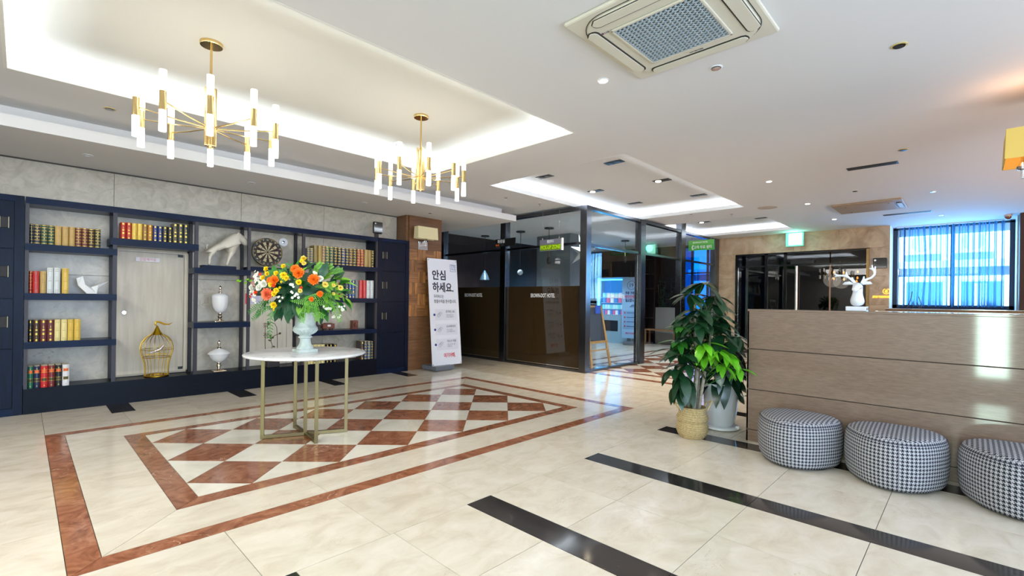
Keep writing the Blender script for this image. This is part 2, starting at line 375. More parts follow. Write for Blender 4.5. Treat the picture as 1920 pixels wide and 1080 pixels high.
box('wall_rear', plain('rear_wall_paint', (200, 196, 188), .7), (-3.1, -4, 0, -3, 7.6, 2.95), kind='structure')
box('wall_right', plain('right_wall_paint', (186, 176, 164), .7), (-3, -4.1, 0, 13.7, -4, 2.95), kind='structure')
box('wall_glass_room_far', M_DKWOOD, (5.5, 9.7, 0, 13.8, 9.8, 2.95), kind='structure')
box('wall_corridor', plain('corridor_dark', (60, 54, 50), .6), (5.4, 7.6, 0, 5.5, 9.7, 2.95), kind='structure')
# wall of the lounge with the blue windows
wr = MB(); wr.box(13.7, 6.35, 0, 13.85, 9.7, 2.95); wr.box(13.7, 4.95, 0, 13.85, 6.35, .3); wr.box(13.7, 4.95, 2.9, 13.85, 6.35, 2.95)
wr.build('wall_lounge_side', M_DKWOOD, kind='structure')
M_BLUEW = glass('blue_film_glass', (.03, .30, .60), 1, .0)
wn2 = MB(); 
for y in (4.97, 5.42, 5.87, 6.30): wn2.box(13.66, y, .3, 13.74, y + .05, 2.9)
wn2.box(13.66, 4.97, .28, 13.74, 6.35, .34); wn2.box(13.66, 4.97, 2.86, 13.74, 6.35, 2.92); wn2.box(13.66, 4.97, 2.1, 13.72, 6.35, 2.14)
wn2 = wn2.build('window_2', M_BLACK, kind='structure')
for y in (5.02, 5.47, 5.92): box('pane', M_BLUEW, (13.70, y, .34, 13.71, y + .4, 2.1), wn2); box('pane', M_BLUEW, (13.70, y, 2.14, 13.71, y + .4, 2.86), wn2)

# window recess on the back wall
wall2 = MB(); wall2.box(12.82, -.60, 0, 13.5, 1.25, 1.13); wall2.box(12.82, 1.25, 1.13, 13.5, 1.30, 2.95); wall2.box(12.82, -.66, 1.13, 13.5, -.60, 2.95);
wall2.build('wall_window_recess', M_WHITE, kind='structure')
win = MB(); FR = M_frame = plain('window_frame', (30, 44, 62), .4)
for b in ((1.17, 1.25), (.25, .32), (-.60, -.53)): win.box(13.36, b[0], 1.20, 13.46, b[1], 2.93)
win.box(13.36, -.6, 1.18, 13.46, 1.25, 1.27); win.box(13.36, -.6, 2.90, 13.46, 1.25, 2.95)
win = win.build('window_1', FR, kind='structure')
for b in ((.32, 1.17), (-.53, .25)): box('pane', glass('window_glass', (.92, .96, 1), 1), (13.405, b[0], 1.27, 13.415, b[1], 2.90), win)
box('window_sill', M_WHITE, (12.80, -.6, 1.13, 13.36, 1.25, 1.16), win)
cur = MB()
ny = 240; nz = 10
for i in range(ny + 1):
    t = i / ny; y = 1.12 - t * 1.60
    ph = t * 2 * PI * 15 + 1.3 * math.sin(t * 9)
    for j in range(nz + 1):
        z = 1.22 + (2.93 - 1.22) * j / nz
        sw = .10 * math.exp(-((t - .22) / .07) ** 2) * math.sin(PI * min(1, (1 - j / nz) * 1.1)) if j < nz else 0
        cur.v.append((13.22 + .035 * math.sin(ph) + .012 * math.sin(2.3 * ph), y - .35 * sw + .006 * math.cos(ph), z))
for i in range(ny):
    for j in range(nz):
        a = i * (nz + 1) + j; cur.f.append((a, a + nz + 1, a + nz + 2, a + 1)); cur.mi.append(0)
mc, nt, N, L, b = nodes('sheer_curtain'); N.remove(b)
tr = N.new('ShaderNodeBsdfTransparent'); tr.inputs[0].default_value = (.95, .99, 1, 1); tl = N.new('ShaderNodeBsdfTranslucent'); tl.inputs[0].default_value = (.05, .14, .26, 1)
lw = N.new('ShaderNodeLayerWeight'); lw.inputs[0].default_value = .40; mx = N.new('ShaderNodeMixShader'); cr2 = N.new('ShaderNodeMapRange'); cr2.inputs['From Min'].default_value = .10; cr2.inputs['From Max'].default_value = .55; cr2.inputs['To Min'].default_value = .08; cr2.inputs['To Max'].default_value = 1; L.new(lw.outputs['Facing'], cr2.inputs['Value']); L.new(cr2.outputs[0], mx.inputs[0]); L.new(tr.outputs[0], mx.inputs[1]); L.new(tl.outputs[0], mx.inputs[2]); L.new(mx.outputs[0], N['Material Output'].inputs['Surface'])
cur = cur.build('sheer_curtain', mc, smooth=True, label='sheer blue-white curtain hanging in folds before the reception window', cat='curtain')
hem = MB().box(13.17, -.49, 1.205, 13.27, 1.12, 1.24); hem.build('hem', plain('dark_hem', (14, 30, 52), .8), cur)
tag(box('curtain_rail', M_WHITE, (13.18, -.52, 2.93, 13.26, 1.18, 2.949)), 'white curtain rail above the sheer curtain', 'curtain rail')
# outside
ext = thing('building', 'white neighbouring building seen through the curtained window', 'building', (19, 0, -1))
M_EXT = plain('exterior_white', (225, 232, 238), .8); M_EXTG = plain('exterior_grey', (176, 192, 206), .7)
e = MB(); e.box(18.5, -6, -1, 20, 8, 7); e.build('wall', M_EXT, ext)
e = MB(); e.box(18.2, -6, 2.35, 18.5, 8, 2.55); e.build('canopy', M_EXTG, ext)
for y in (-1.4, -.2, 1.0): 
    fr_ = box('window', M_EXTG, (18.44, y - .45, .2, 18.5, y + .45, 2.0), ext); box('pane', plain('ext_pane', (70, 110, 150), .2), (18.42, y - .4, .25, 18.44, y + .4, 1.95), fr_)
for i, y in enumerate((1.05, -.02)):
    a = thing('outdoor_unit', 'white outdoor fan unit on the neighbouring wall, %s of two seen' % ('left' if i == 0 else 'right'), 'fan unit', (18.3, y, 2.75), 'outdoor fan units')
    box('casing', M_EXT, (18.2, y - .42, 2.75, 18.495, y + .42, 3.4), a); MB().cyl((18.19, y, 3.07), (18.2, y, 3.07), .24, 24).build('fan_grille', plain('fan_blue', (176, 200, 220), .6), a)
e = MB(); e.add([(15.5, -.2, 3.6), (15.5, -1.6, 2.75), (15.5, -1.6, 2.55), (15.5, -.2, 3.4), (15.7, -.2, 3.6), (15.7, -1.6, 2.75), (15.7, -1.6, 2.55), (15.7, -.2, 3.4)], [(0, 1, 2, 3), (7, 6, 5, 4), (0, 4, 5, 1), (1, 5, 6, 2), (2, 6, 7, 3), (3, 7, 4, 0)])
e.build('awning_beam', plain('awning_blue', (60, 120, 170), .5), label='slanting blue awning beam outside the window top right', cat='awning')

# brown cabinet wall right of the window
cab = thing('wall_cabinet', 'dark brown wooden wall cabinet right of the curtained window', 'cabinet', (12.65, -1.4, 0))
box('carcass', plain('cabinet_brown', (62, 38, 28), .6), (12.5, -2.4, 0, 12.8, -.62, 2.949), cab)
for z0, z1 in ((1.0, 1.35), (1.36, 1.75), (1.76, 2.94)): box('door', plain('cabinet_brown', (62, 38, 28), .6), (12.485, -2.39, z0, 12.5, -.625, z1), cab)

# ================================================================ CEILING
HC = 2.95; HI = 3.12
HOLES = [(-.10, 2.90, 3.86, 5.24), (4.80, 2.88, 8.83, 5.15), (9.85, 2.90, 12.15, 5.17)]
xc = sorted({-3, 15.2} | {h[0] for h in HOLES} | {h[2] for h in HOLES}); yc = sorted({-4, 9.8} | {h[1] for h in HOLES} | {h[3] for h in HOLES})
cl = MB()
for i in range(len(xc) - 1):
    for j in range(len(yc) - 1):
        mx_, my_ = (xc[i] + xc[i + 1]) / 2, (yc[j] + yc[j + 1]) / 2
        if any(h[0] < mx_ < h[2] and h[1] < my_ < h[3] for h in HOLES): continue
        cl.box(xc[i], yc[j], HC, xc[i + 1], yc[j + 1], HC + .012)
ceiling = cl.build('ceiling', M_CEIL, kind='structure')
M_LED = plain('led_strip', (255, 255, 255), .5, emit=(225, 238, 255), estr=14)
for k, (x0, y0, x1, y1) in enumerate(HOLES):
    T = .30; c = MB(); t = .015; q_ = .004
    for b in ((x0 - t, y0 - t, x1 + t, y0 + q_), (x0 - t, y1 - q_, x1 + t, y1 + t), (x0 - t, y0 + q_, x0 + q_, y1 - q_), (x1 - q_, y0 + q_, x1 + t, y1 - q_)): c.box(b[0], b[1], HC - .001, b[2], b[3], HC + .065)
    X0, Y0, X1, Y1 = x0 - T, y0 - T, x1 + T, y1 + T
    for b in ((X0 - t, Y0 - t, X1 + t, Y0), (X0 - t, Y1, X1 + t, Y1 + t), (X0 - t, Y0, X0, Y1), (X1, Y0, X1 + t, Y1)): c.box(b[0], b[1], HC + .012, b[2], b[3], HI)
    c.box(X0 - t, Y0 - t, HI, X1 + t, Y1 + t, HI + .02)
    c.build('ceiling_cove_%s' % ('main', 'middle', 'far')[k], M_COVE if k == 0 else M_CEIL, kind='structure')
    e_ = (38, 38, 28)[k]
    lc = (.76, .88, 1)
    for (cx, cy, sx, sy) in (((x0 + x1) / 2, y0 - .16, x1 - x0 + .3, .05), ((x0 + x1) / 2, y1 + .16, x1 - x0 + .3, .05), (x0 - .16, (y0 + y1) / 2, .05, y1 - y0), (x1 + .16, (y0 + y1) / 2, .05, y1 - y0)):
        light('cove_led', 'AREA', (cx, cy, HC + .03), e_ * max(sx, sy) / 4, lc, rot=(PI, 0, 0), size=sx, size_y=sy)
# soffit over the bookcase
sf = MB(); sf.box(-3, 6.05, 2.71, 6.33, 9.7, 2.815); sf.box(-3, 6.30, 2.815, 6.2, 9.7, HC)
sf.build('ceiling_soffit', M_CEIL, kind='structure')
box('trim_1', plain('shadow_gap', (70, 66, 62), .8), (-3, 7.345, 2.695, 4.62, 7.352, 2.71), kind='structure')

# ================================================================ BOOKCASE AND LOCKERS
YF, YB = 7.015, 7.35
bc = thing('bookcase', 'long navy blue open bookcase along the stone wall between two locker blocks', 'bookcase', (2.0, 7.18, 0))
_mp = wood('navy_plinth', (6, 10, 20), (9, 16, 30), 'X', .35, 6, 0); _mp.node_tree.nodes['Principled BSDF'].inputs['Specular IOR Level'].default_value = .12
box('plinth', _mp, (.015, YF, 0, 4.065, YB, .262), bc)
box('top_beam', M_NAVYX, (.015, YF, 2.185, 4.065, YB, 2.255), bc)
def shelf(x0, x1, zt, th=.072, mat=None): box('shelf', mat or M_NAVYX, (x0, YF - .004, zt - th, x1, YB, zt), bc)
for z in (1.773, 1.258, .749): shelf(.016, .752, z)
shelf(.69, 1.545, 1.90, .08)
for z in (1.609, .914): shelf(1.50, 2.152, z)
shelf(2.152, 2.84, 1.661, .06)
for z in (1.758, 1.252, .753): shelf(2.84, 4.063, z)
for x0, x1 in ((.015, .044), (.712, .75), (1.504, 1.542), (2.113, 2.148), (2.84, 2.878), (4.025, 4.062)):
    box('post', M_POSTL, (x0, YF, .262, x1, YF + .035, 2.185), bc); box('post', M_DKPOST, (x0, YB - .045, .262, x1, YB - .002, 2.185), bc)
box('side_panel', M_NAVY, (4.03, YF + .036, .262, 4.06, YB - .046, 2.185), bc)
M_KEDGE = plain('keypad_edge_metal', (158, 152, 128), .5, .4)
def locker(name, x0, x1, label, hinge_left):
    o = thing(name, label, 'locker', ((x0 + x1) / 2, 7.18, 0))
    box('carcass', M_NAVY, (x0, YF + .012, 0, x1, YB, 2.255), o)
    m = .07
    for sx in ((x0, x0 + m), (x1 - m, x1)): box('stile', M_NAVY, (sx[0], YF, 0, sx[1], YF + .012, 2.255), o)
    box('rail', M_NAVYX, (x0 + m, YF, 2.197, x1 - m, YF + .012, 2.255), o); box('rail', M_NAVYX, (x0 + m, YF, 0, x1 - m, YF + .012, .072), o)
    zz = [.076, .685, 1.198, 1.707, 2.193]
    for i in range(4):
        d = box('door', M_NAVY, (x0 + m + .003, YF + .001, zz[i] + .003, x1 - m - .003, YF + .012, zz[i + 1] - .003), o, bevel=.003)
        if i:
            kx = (x1 - m - .10, x1 - m - .045) if not hinge_left else (x0 + m + .015, x0 + m + .085); kz = (zz[i] + zz[i + 1]) / 2 + .02
            kp = box('keypad', plain('keypad_black', (18, 18, 22), .6), (kx[0], YF - .012, kz - .055, kx[1], YF, kz + .055), d, bevel=.004)
            box('keypad_edge', M_KEDGE, (kx[0] - .006, YF - .014, kz - .056, kx[0], YF, kz + .056), d); box('keypad_edge', M_KEDGE, (kx[1], YF - .014, kz - .056, kx[1] + .006, YF, kz + .056), d)
    return o
locker('locker', -.62, .010, 'navy blue locker block at the far left end of the bookcase', False)
locker('locker', 4.068, 4.668, 'navy blue locker block right of the bookcase beside the walnut pillar', True)
lk = thing('locker', 'navy locker block farther left, mostly outside the picture', 'locker', (-.95, 7.18, 0))
box('carcass', M_NAVY, (-1.26, YF, 0, -.625, YB, 2.255), lk)

# books ---------------------------------------------------------------
BM = {}
def bmat(rgb):
    if rgb not in BM: BM[rgb] = plain('binding_%d_%d_%d' % rgb, rgb, .38, coat=.15)
    return BM[rgb]
M_PAGE = plain('pages', (226, 214, 186), .8)
def book(x0, x1, z0, z1, rgb, style, name, label, group, y=7.035):
    o = thing('book', label, 'book', ((x0 + x1) / 2, y, z0), group)
    w_ = (x1 - x0) - .003; h = z1 - z0; d = min(.17, h * .75); a = x0 + .0015; n = 5
    prof = [(a + w_ * i / n, y + .012 * ((2 * i / n - 1) ** 2)) for i in range(n + 1)]
    MB().prism(prof + [(a + w_, y + d), (a, y + d)], z0, z1).build('cover', bmat(rgb), o)
    MB().box(a + .004, y + .02, z1 - .001, a + w_ - .004, y + d - .004, z1 + .0008).build('page_block', M_PAGE, o)
    def strip(za, zb, mat, nm='gilt_band', ins=.0):
        pr = [(px + (ins if i < n / 2 else -ins) * 0, py - .0012) for i, (px, py) in enumerate(prof)]
        k0 = 0; k1 = n
        pr = [(a + w_ * ins + (px - a) * (1 - 2 * ins), py) for px, py in pr]
        MB().prism(pr + [(pr[-1][0], y + .012), (pr[0][0], y + .012)], za, zb).build(nm, mat, o)
    g = M_GILT
    if style == 'law':        # blocks of colour
        strip(z0 + h * .70, z0 + h * .82, plain('orange_label', (222, 96, 48), .4), 'title_label', .04); strip(z0 + h * .30, z0 + h * .43, plain('black_gilt_label', (74, 66, 30), .4), 'title_label', .04)
        for q in (.29, .435, .69, .825): strip(z0 + h * q, z0 + h * (q + .012), g)
        for q in (.87, .08): strip(z0 + h * q, z0 + h * (q + .03), g, ins=.2)
    elif style == 'block':    # large gilt blocks
        for q, t_ in ((.03, .08), (.30, .10), (.50, .07), (.86, .10)): strip(z0 + h * q, z0 + h * (q + t_), g, ins=.12)
        for q in (.62, .66, .70, .2): strip(z0 + h * q, z0 + h * (q + .015), g, ins=.2)
    elif style == 'plain':
        for q in (.05, .12, .48, .86, .93): strip(z0 + h * q, z0 + h * (q + .014), plain('dull_gilt', (150, 128, 62), .4, .3), ins=.08)
        for q in (.55, .60, .64): strip(z0 + h * q, z0 + h * (q + .01), plain('dull_gilt', (150, 128, 62), .4, .3), ins=.25)
    else:                     # ribbed gilt
        for q in (.04, .20, .36, .52, .68, .84, .95): strip(z0 + h * q, z0 + h * (q + .022), g)
        for q in (.27, .45, .60, .76): strip(z0 + h * q, z0 + h * (q + .035), g, ins=.22)
    return o
NV = (26, 34, 58); GR = (22, 66, 58); TN = (186, 152, 84); MR = (98, 38, 42); DG = (34, 40, 32); RD = (176, 32, 34); CR = (222, 206, 140); YL = (214, 178, 70); WH = (206, 212, 212); BK = (24, 22, 22); BR = (60, 36, 28); BL = (24, 76, 150); GY = (96, 100, 104); OL = (140, 116, 46)
CN = {NV: 'navy', GR: 'dark green', TN: 'tan', MR: 'maroon', DG: 'blackish green', RD: 'red', CR: 'cream', YL: 'yellow', WH: 'white', BK: 'black', BR: 'dark brown', BL: 'blue', GY: 'grey', OL: 'olive gold'}
ROWS = [
 ('top left shelf', 1.773, [(.046, .076, 1.979, NV, 'rib'), (.078, .128, 1.98, NV, 'rib'), (.131, .181, 1.982, GR, 'rib'), (.184, .234, 1.981, GR, 'rib'), (.236, .289, 1.981, TN, 'plain'), (.292, .345, 1.981, TN, 'plain'), (.347, .396, 1.983, TN, 'plain'), (.398, .449, 1.982, MR, 'rib'), (.451, .501, 1.983, MR, 'rib'), (.504, .554, 1.982, BR, 'rib'), (.557, .609, 1.985, DG, 'rib')]),
 ('shelf with the paper crane', 1.258, [(.046, .072, 1.487, RD, 'rib'), (.073, .124, 1.489, RD, 'plain'), (.128, .176, 1.49, TN, 'plain'), (.179, .23, 1.531, WH, 'plain'), (.232, .283, 1.534, WH, 'plain'), (.295, .35, 1.53, YL, 'plain')]),
 ('third left shelf', .749, [(.046, .078, .977, BK, 'block'), (.082, .132, .976, BR, 'block'), (.134, .185, .977, MR, 'block'), (.187, .24, .977, MR, 'block'), (.242, .29, .977, CR, 'plain'), (.293, .343, .977, CR, 'plain'), (.345, .395, .977, YL, 'plain'), (.397, .451, .978, YL, 'plain')]),
 ('bottom left ledge', .262, [(.046, .088, .488, (30, 96, 70), 'law'), (.09, .14, .488, (20, 34, 70), 'law'), (.142, .198, .488, (190, 30, 34), 'law'), (.199, .251, .488, (116, 32, 38), 'law'), (.253, .306, .488, (22, 20, 22), 'law'), (.308, .365, .488, (214, 214, 218), 'law')]),
 ('shelf over the cream door', 1.90, [(.78, .831, 2.089, (180, 34, 22), 'block'), (.833, .88, 2.092, (180, 34, 22), 'block'), (.882, .932, 2.091, YL, 'block'), (.933, .983, 2.093, YL, 'block'), (.985, 1.029, 2.093, (150, 110, 56), 'block'), (1.031, 1.079, 2.091, (176, 116, 30), 'block'), (1.082, 1.127, 2.088, (36, 52, 120), 'block'), (1.13, 1.175, 2.087, (36, 52, 120), 'block'), (1.177, 1.226, 2.089, DG, 'block'), (1.229, 1.274, 2.088, BK, 'block'), (1.277, 1.331, 2.140, (60, 52, 34), 'block'), (1.333, 1.386, 2.141, (44, 46, 40), 'block'), (1.389, 1.439, 2.141, (20, 30, 26), 'block')]),
 ('top right shelf', 1.758, [(2.916, 2.965, 1.982, GY, 'rib'), (2.966, 3.016, 1.984, GY, 'rib'), (3.021, 3.08, 2.033, OL, 'plain'), (3.086, 3.144, 2.034, (170, 140, 62), 'plain'), (3.147, 3.199, 2.034, (124, 100, 100), 'rib'), (3.203, 3.265, 2.032, (34, 82, 56), 'rib'), (3.269, 3.329, 2.033, (26, 70, 66), 'rib'), (3.335, 3.393, 2.032, BK, 'rib'), (3.397, 3.455, 2.031, NV, 'rib'), (3.459, 3.522, 2.03, (28, 50, 104), 'rib'), (3.526, 3.578, 2.031, NV, 'rib'), (3.582, 3.647, 2.03, (86, 54, 50), 'rib'), (3.651, 3.709, 2.032, DG, 'rib'), (3.714, 3.777, 2.033, (150, 44, 40), 'rib'), (3.78, 3.835, 2.035, (150, 44, 40), 'rib'), (3.839, 3.908, 2.036, (176, 146, 80), 'plain'), (3.91, 3.965, 2.036, (160, 130, 62), 'plain'), (3.968, 4.012, 2.034, BK, 'rib')]),
 ('shelf behind the flowers', 1.252, [(3.365, 3.429, 1.489, BR, 'rib'), (3.432, 3.491, 1.488, (70, 44, 30), 'rib'), (3.519, 3.576, 1.528, NV, 'block'), (3.58, 3.627, 1.533, BL, 'block'), (3.631, 3.681, 1.536, BL, 'block'), (3.686, 3.75, 1.538, GY, 'plain'), (3.754, 3.82, 1.541, (204, 34, 40), 'plain'), (3.824, 3.88, 1.541, (204, 34, 40), 'plain'), (3.884, 3.947, 1.541, WH, 'plain'), (3.95, 4.012, 1.541, WH, 'plain')]),
 ('ledge behind the table', .262, [(2.949, 2.985, .546, CR, 'plain'), (2.987, 3.039, .546, CR, 'plain'), (3.042, 3.098, .546, CR, 'plain'), (3.1, 3.151, .544, CR, 'plain'), (3.153, 3.206, .543, CR, 'plain'), (3.226, 3.266, .544, BK, 'block'), (3.281, 3.322, .543, BK, 'block'), (3.342, 3.394, .541, BK, 'block'), (3.796, 3.853, .559, BR, 'block'), (3.858, 3.918, .556, (34, 54, 96), 'rib'), (3.921, 3.975, .552, (78, 96, 120), 'rib'), (3.978, 4.02, .549, (24, 34, 44), 'rib')]),
]
for where, zt, bs in ROWS:
    for i, (a, b_, zt1, rgb, st) in enumerate(bs):
        cn = CN.get(rgb) or {(30, 96, 70): 'green', (20, 34, 70): 'navy', (190, 30, 34): 'red', (116, 32, 38): 'maroon', (22, 20, 22): 'black', (214, 214, 218): 'white', (180, 34, 22): 'red', (150, 110, 56): 'bronze brown', (176, 116, 30): 'orange gold', (36, 52, 120): 'blue', (60, 52, 34): 'dark brown', (44, 46, 40): 'dark grey', (20, 30, 26): 'black green', (170, 140, 62): 'gold', (124, 100, 100): 'mauve grey', (34, 82, 56): 'green', (26, 70, 66): 'teal green', (28, 50, 104): 'blue', (86, 54, 50): 'dull brown', (150, 44, 40): 'red', (176, 146, 80): 'gold tan', (160, 130, 62): 'gold', (70, 44, 30): 'brown', (204, 34, 40): 'red', (34, 54, 96): 'navy blue', (78, 96, 120): 'grey blue', (24, 34, 44): 'dark teal'}.get(rgb, 'dark')
        kind_ = {'law': 'book with an orange spine label', 'block': 'gilt-blocked book', 'plain': 'plain-spined book', 'rib': 'gilt-ribbed book'}[st]
        book(a, b_, zt, zt1, rgb, st, 'book', '%s %s, %s from the left on the %s' % (cn, kind_, ORDN[i], where), 'books on the ' + where)

# ================================================================ MORE HELPERS
def skin(name, verts, edges, mat, parent=None, sub=2, root=0, label=None, cat=None, group=None, org=None):
    o0 = Vector(ORG[parent.name]) if parent is not None else Vector(org or (0, 0, 0))
    me = bpy.data.meshes.new(name); me.from_pydata([tuple(Vector(v[0]) - o0) for v in verts], edges, [])
    o = bpy.data.objects.new(name, me); COL.objects.link(o); me.materials.append(mat)
    m = o.modifiers.new('skin', 'SKIN')
    lay = me.skin_vertices[0].data
    for i, v in enumerate(verts):
        r = v[1] if isinstance(v[1], tuple) else (v[1], v[1])
        lay[i].radius = r; lay[i].use_root = (i == root)
    m.use_smooth_shade = True
    sb = o.modifiers.new('sub', 'SUBSURF'); sb.levels = sub; sb.render_levels = sub
    if parent is not None: o.parent = parent; ORG[o.name] = tuple(ORG[parent.name])
    else: o.location = o0; ORG[o.name] = tuple(o0)
    return tag(o, label, cat, group)
def put(mesh, name, parent, pos, direction, normal=(0, 0, 1), scale=1):
    """place a shared mesh: its local +Y along direction, local +Z near normal"""
    y = Vector(direction).normalized(); z = Vector(normal); z = z - y * z.dot(y)
    if z.length < 1e-4: z = y.orthogonal()
    z.normalize(); x = y.cross(z)
    o = bpy.data.objects.new(name, mesh); COL.objects.link(o); o.parent = parent
    M = Matrix((x, y, z)).transposed().to_4x4(); p = Vector(pos) - Vector(ORG[parent.name])
    o.matrix_local = Matrix.Translation(p) @ M @ Matrix.Scale(scale, 4)
    return o
def leaf_mesh(name, l, w, mat, droop=.25, fold=.18, n=5, tip=1.4):
    m = MB(); vs = []
    for i in range(n + 1):
        t = i / n; ww = w / 2 * (math.sin(PI * min(1, t ** .8)) ** .8 if 0 < t < 1 else 0.02)
        y = l * t; z = -droop * l * t * t
        vs += [(-ww, y, z + fold * ww), (0, y, z), (ww, y, z + fold * ww)]
    fs = []
    for i in range(n):
        a = 3 * i; fs += [(a, a + 1, a + 4, a + 3), (a + 1, a + 2, a + 5, a + 4)]
    me = bpy.data.meshes.new(name); me.from_pydata(vs, [], fs); me.materials.append(mat)
    me.polygons.foreach_set('use_smooth', [True] * len(me.polygons)); me.update(); return me

# ================================================================ PILLAR, SCONCES, STANDEE
pil = thing('pillar', 'walnut clad pillar with a basket-weave wood panel right of the bookcase', 'pillar', (4.99, 7.2, 0))
box('core', M_WOODP, (4.72, 7.06, 0, 5.36, 7.6, 2.71), pil)
box('core', M_WOODP, (4.625, 7.06, 2.262, 4.72, 7.6, 2.71), pil)
z0 = 2.13; 
for za, zb in ((0, .532), (.536, .94), (2.134, 2.709)): box('wood_panel', M_WOODP, (4.672 if za < 2.2 else 4.625, 7.03, za, 5.37, 7.06, zb), pil)
cw = (5.37 - 4.672) / 4; ch = (2.13 - .944) / 6
for i in range(4):
    for j in range(6):
        x = 4.672 + cw * i; z = .944 + ch * j; ver = (i + j) % 2 == 0
        for k in range(3):
            dpt_ = rnd.uniform(0, .018)
            if ver: box('slat', M_WOODB, (x + cw * k / 3 + .001, 7.016 + dpt_, z + .001, x + cw * (k + 1) / 3 - .001, 7.06, z + ch - .001), pil)
            else: box('slat', M_WOODA, (x + .001, 7.016 + dpt_, z + ch * k / 3 + .001, x + cw - .001, 7.06, z + ch * (k + 1) / 3 - .001), pil)
M_SHADE = plain('cream_shade', (226, 214, 168), .7, noise=.02, nscale=80)
M_SHADE2 = plain('amber_shade', (222, 186, 92), .7)
def sconce(label, b, facing, mat=M_SHADE):
    x0, y0, z0, x1, y1, z1 = b; cx, cy = (x0 + x1) / 2, (y0 + y1) / 2
    o = thing('wall_sconce', label, 'wall lamp', (cx, cy, z0 - .15), 'box shade wall lamps')
    m = MB(); t = .006; k = .008
    def q(a, c, z): return [(x0 + a, y0 + a, z), (x1 - a, y0 + a, z), (x1 - a, y1 - a, z), (x0 + a, y1 - a, z)]
    A = q(k, 0, z1) + q(0, 0, z0) + q(k + t, 0, z1) + q(t, 0, z0)
    fs = []
    for i in range(4):
        j = (i + 1) % 4; fs += [(4 + i, 4 + j, j, i), (8 + i, 8 + j, 12 + j, 12 + i), (i, j, 8 + j, 8 + i), (4 + j, 4 + i, 12 + i, 12 + j)]
    m.add(A, fs); m.build('shade', mat, o)
    wallp = (cx, y1 + .03) if facing == 'Y' else (cx, y0 - .05)
    MB().cyl((cx, cy, z0 - .12), (cx, cy, z0 + .10), .011, 12).build('stem', M_CHROME, o, smooth=True)
    MB().cyl((cx, cy, z0 - .10), (wallp[0], wallp[1], z0 - .10), .012, 12).build('arm', M_CHROME, o, smooth=True)
    MB().lathe([(0, -.03), (.03, -.02), (.034, 0), (.012, .03)], (cx, cy, z0 - .03), 16, 1, 1).build('bell', M_CHROME, o, smooth=True)
    MB().box(cx - .10, wallp[1] - .012, z0 - .185, cx + .10, wallp[1] + .012, z0 - .03).build('back_plate', M_CHROME, o, bevel=.004)
    return o
sconce('cream box shade wall lamp on the walnut pillar above the standing banner', (4.73, 6.85, 2.305, 5.16, 6.985, 2.515), 'Y')
light('amber_sconce_glow', 'POINT', (5.2, -.27, 2.66), 4, (1, .55, .28), size=.06)
sconce('amber box shade wall lamp at the right edge above the counter', (5.0, -.37, 2.335, 5.42, -.165, 2.555), 'N', M_SHADE2)
tag(box('pillar', M_WOODP, (5.18, -.98, 0, 5.80, -.43, 2.949)), 'walnut pillar holding the amber wall lamp at the far right', 'pillar')

st = thing('standing_banner', 'white standing banner with Korean health notice on a grey weighted foot before the pillar', 'banner', (5.30, 6.72, 0))
sb_ = MB(); sb_.box(4.96, 6.60, .012, 5.36, 7.01, .085); sb_.box(4.99, 6.62, 0, 5.33, 6.70, .012); sb_.box(4.99, 6.90, 0, 5.33, 6.99, .012)
sb_.build('foot', plain('grey_plastic', (104, 110, 120), .5), st, bevel=.02)
MB().tube([(5.2, 6.86, .085), (5.22, 6.90, 1.0), (5.25, 6.94, 1.9)], .008, 8).build('support_pole', M_CHROME, st)
pa = math.atan2(.195, 1.90)
panel = MB().box(-.33, -.004, 0, .33, .004, 1.91).build('banner_sheet', plain('banner_white', (232, 234, 244), .35), st, local=True)
panel.location = (0, 0, .08); panel.rotation_euler = (-pa, 0, 0); panel.location = Vector((5.302, 6.722, .08)) - Vector((5.30, 6.72, 0)); ORG[panel.name] = (0, 0, 0)
def bt(body, size, x, z, mat, width=None, align='LEFT', bold=0, nm='print'): return text(nm, body, size, (x, -.0055, z), FACE_Y, mat, panel, width, .0006, align, local=True, bold=bold)
bt('안심', .19, -.25, 1.60, M_TEXTD, .30, bold=.005); bt('하세요.', .19, -.25, 1.38, M_TEXTD, .47, bold=.005)
bt('우리숙소는', .07, -.23, 1.225, M_TEXTD, .22, bold=.0008); bt('청결수칙을 준수합니다.', .07, -.23, 1.135, M_TEXTD, .50, bold=.0008)
bt('안심\n숙소', .055, .19, 1.76, plain('banner_blue', (30, 60, 140), .5), .09)
MBX = MB(); 
for b in ((.17, 1.69, .295, 1.695), (.17, 1.815, .295, 1.82), (.17, 1.69, .175, 1.82), (.29, 1.69, .295, 1.82)): MBX.box(b[0], -.0065, b[1], b[2], -.004, b[3])
MBX.build('logo_frame', plain('banner_blue', (30, 60, 140), .5), panel, local=True)
for i, (a, b_) in enumerate((('정기적인 소독', '고객님 접객 전·후\n소독을 진행합니다'), ('손소독제 비치', '숙소 곳곳에\n손소독제를 비치'), ('마스크 착용', '직원 모두 마스크를\n착용합니다'))):
    z = .90 - .265 * i
    MB().box(-.22, -.0055, z - .10, .27, -.004, z + .10).build('notice_card', plain('card_grey', (222, 224, 236), .4), panel, local=True)
    MB().cyl((-.235, -.008, z), (-.235, -.004, z), .022, 16).build('number_dot', plain('banner_blue', (30, 60, 140), .5), panel, local=True)
    bt(a, .05, .02, z + .05, M_TEXTD, .20, bold=.0006); bt(b_, .035, .02, z - .025, plain('grey_print', (120, 122, 134), .6), .18)
    ic = MB()
    for k in range(3): ic.tube([(-.12 + .035 * math.cos(q) + .02 * k - .02, -.0065, z + .03 * math.sin(q) + .015 * (k - 1)) for q in [j * PI / 5 for j in range(9)]], .0022, 5)
    ic.build('pictogram', plain('grey_print', (120, 122, 134), .6), panel, local=True)
bt('여기어때.', .09, .06, .165, M_RED, .26, 'CENTER', .002)
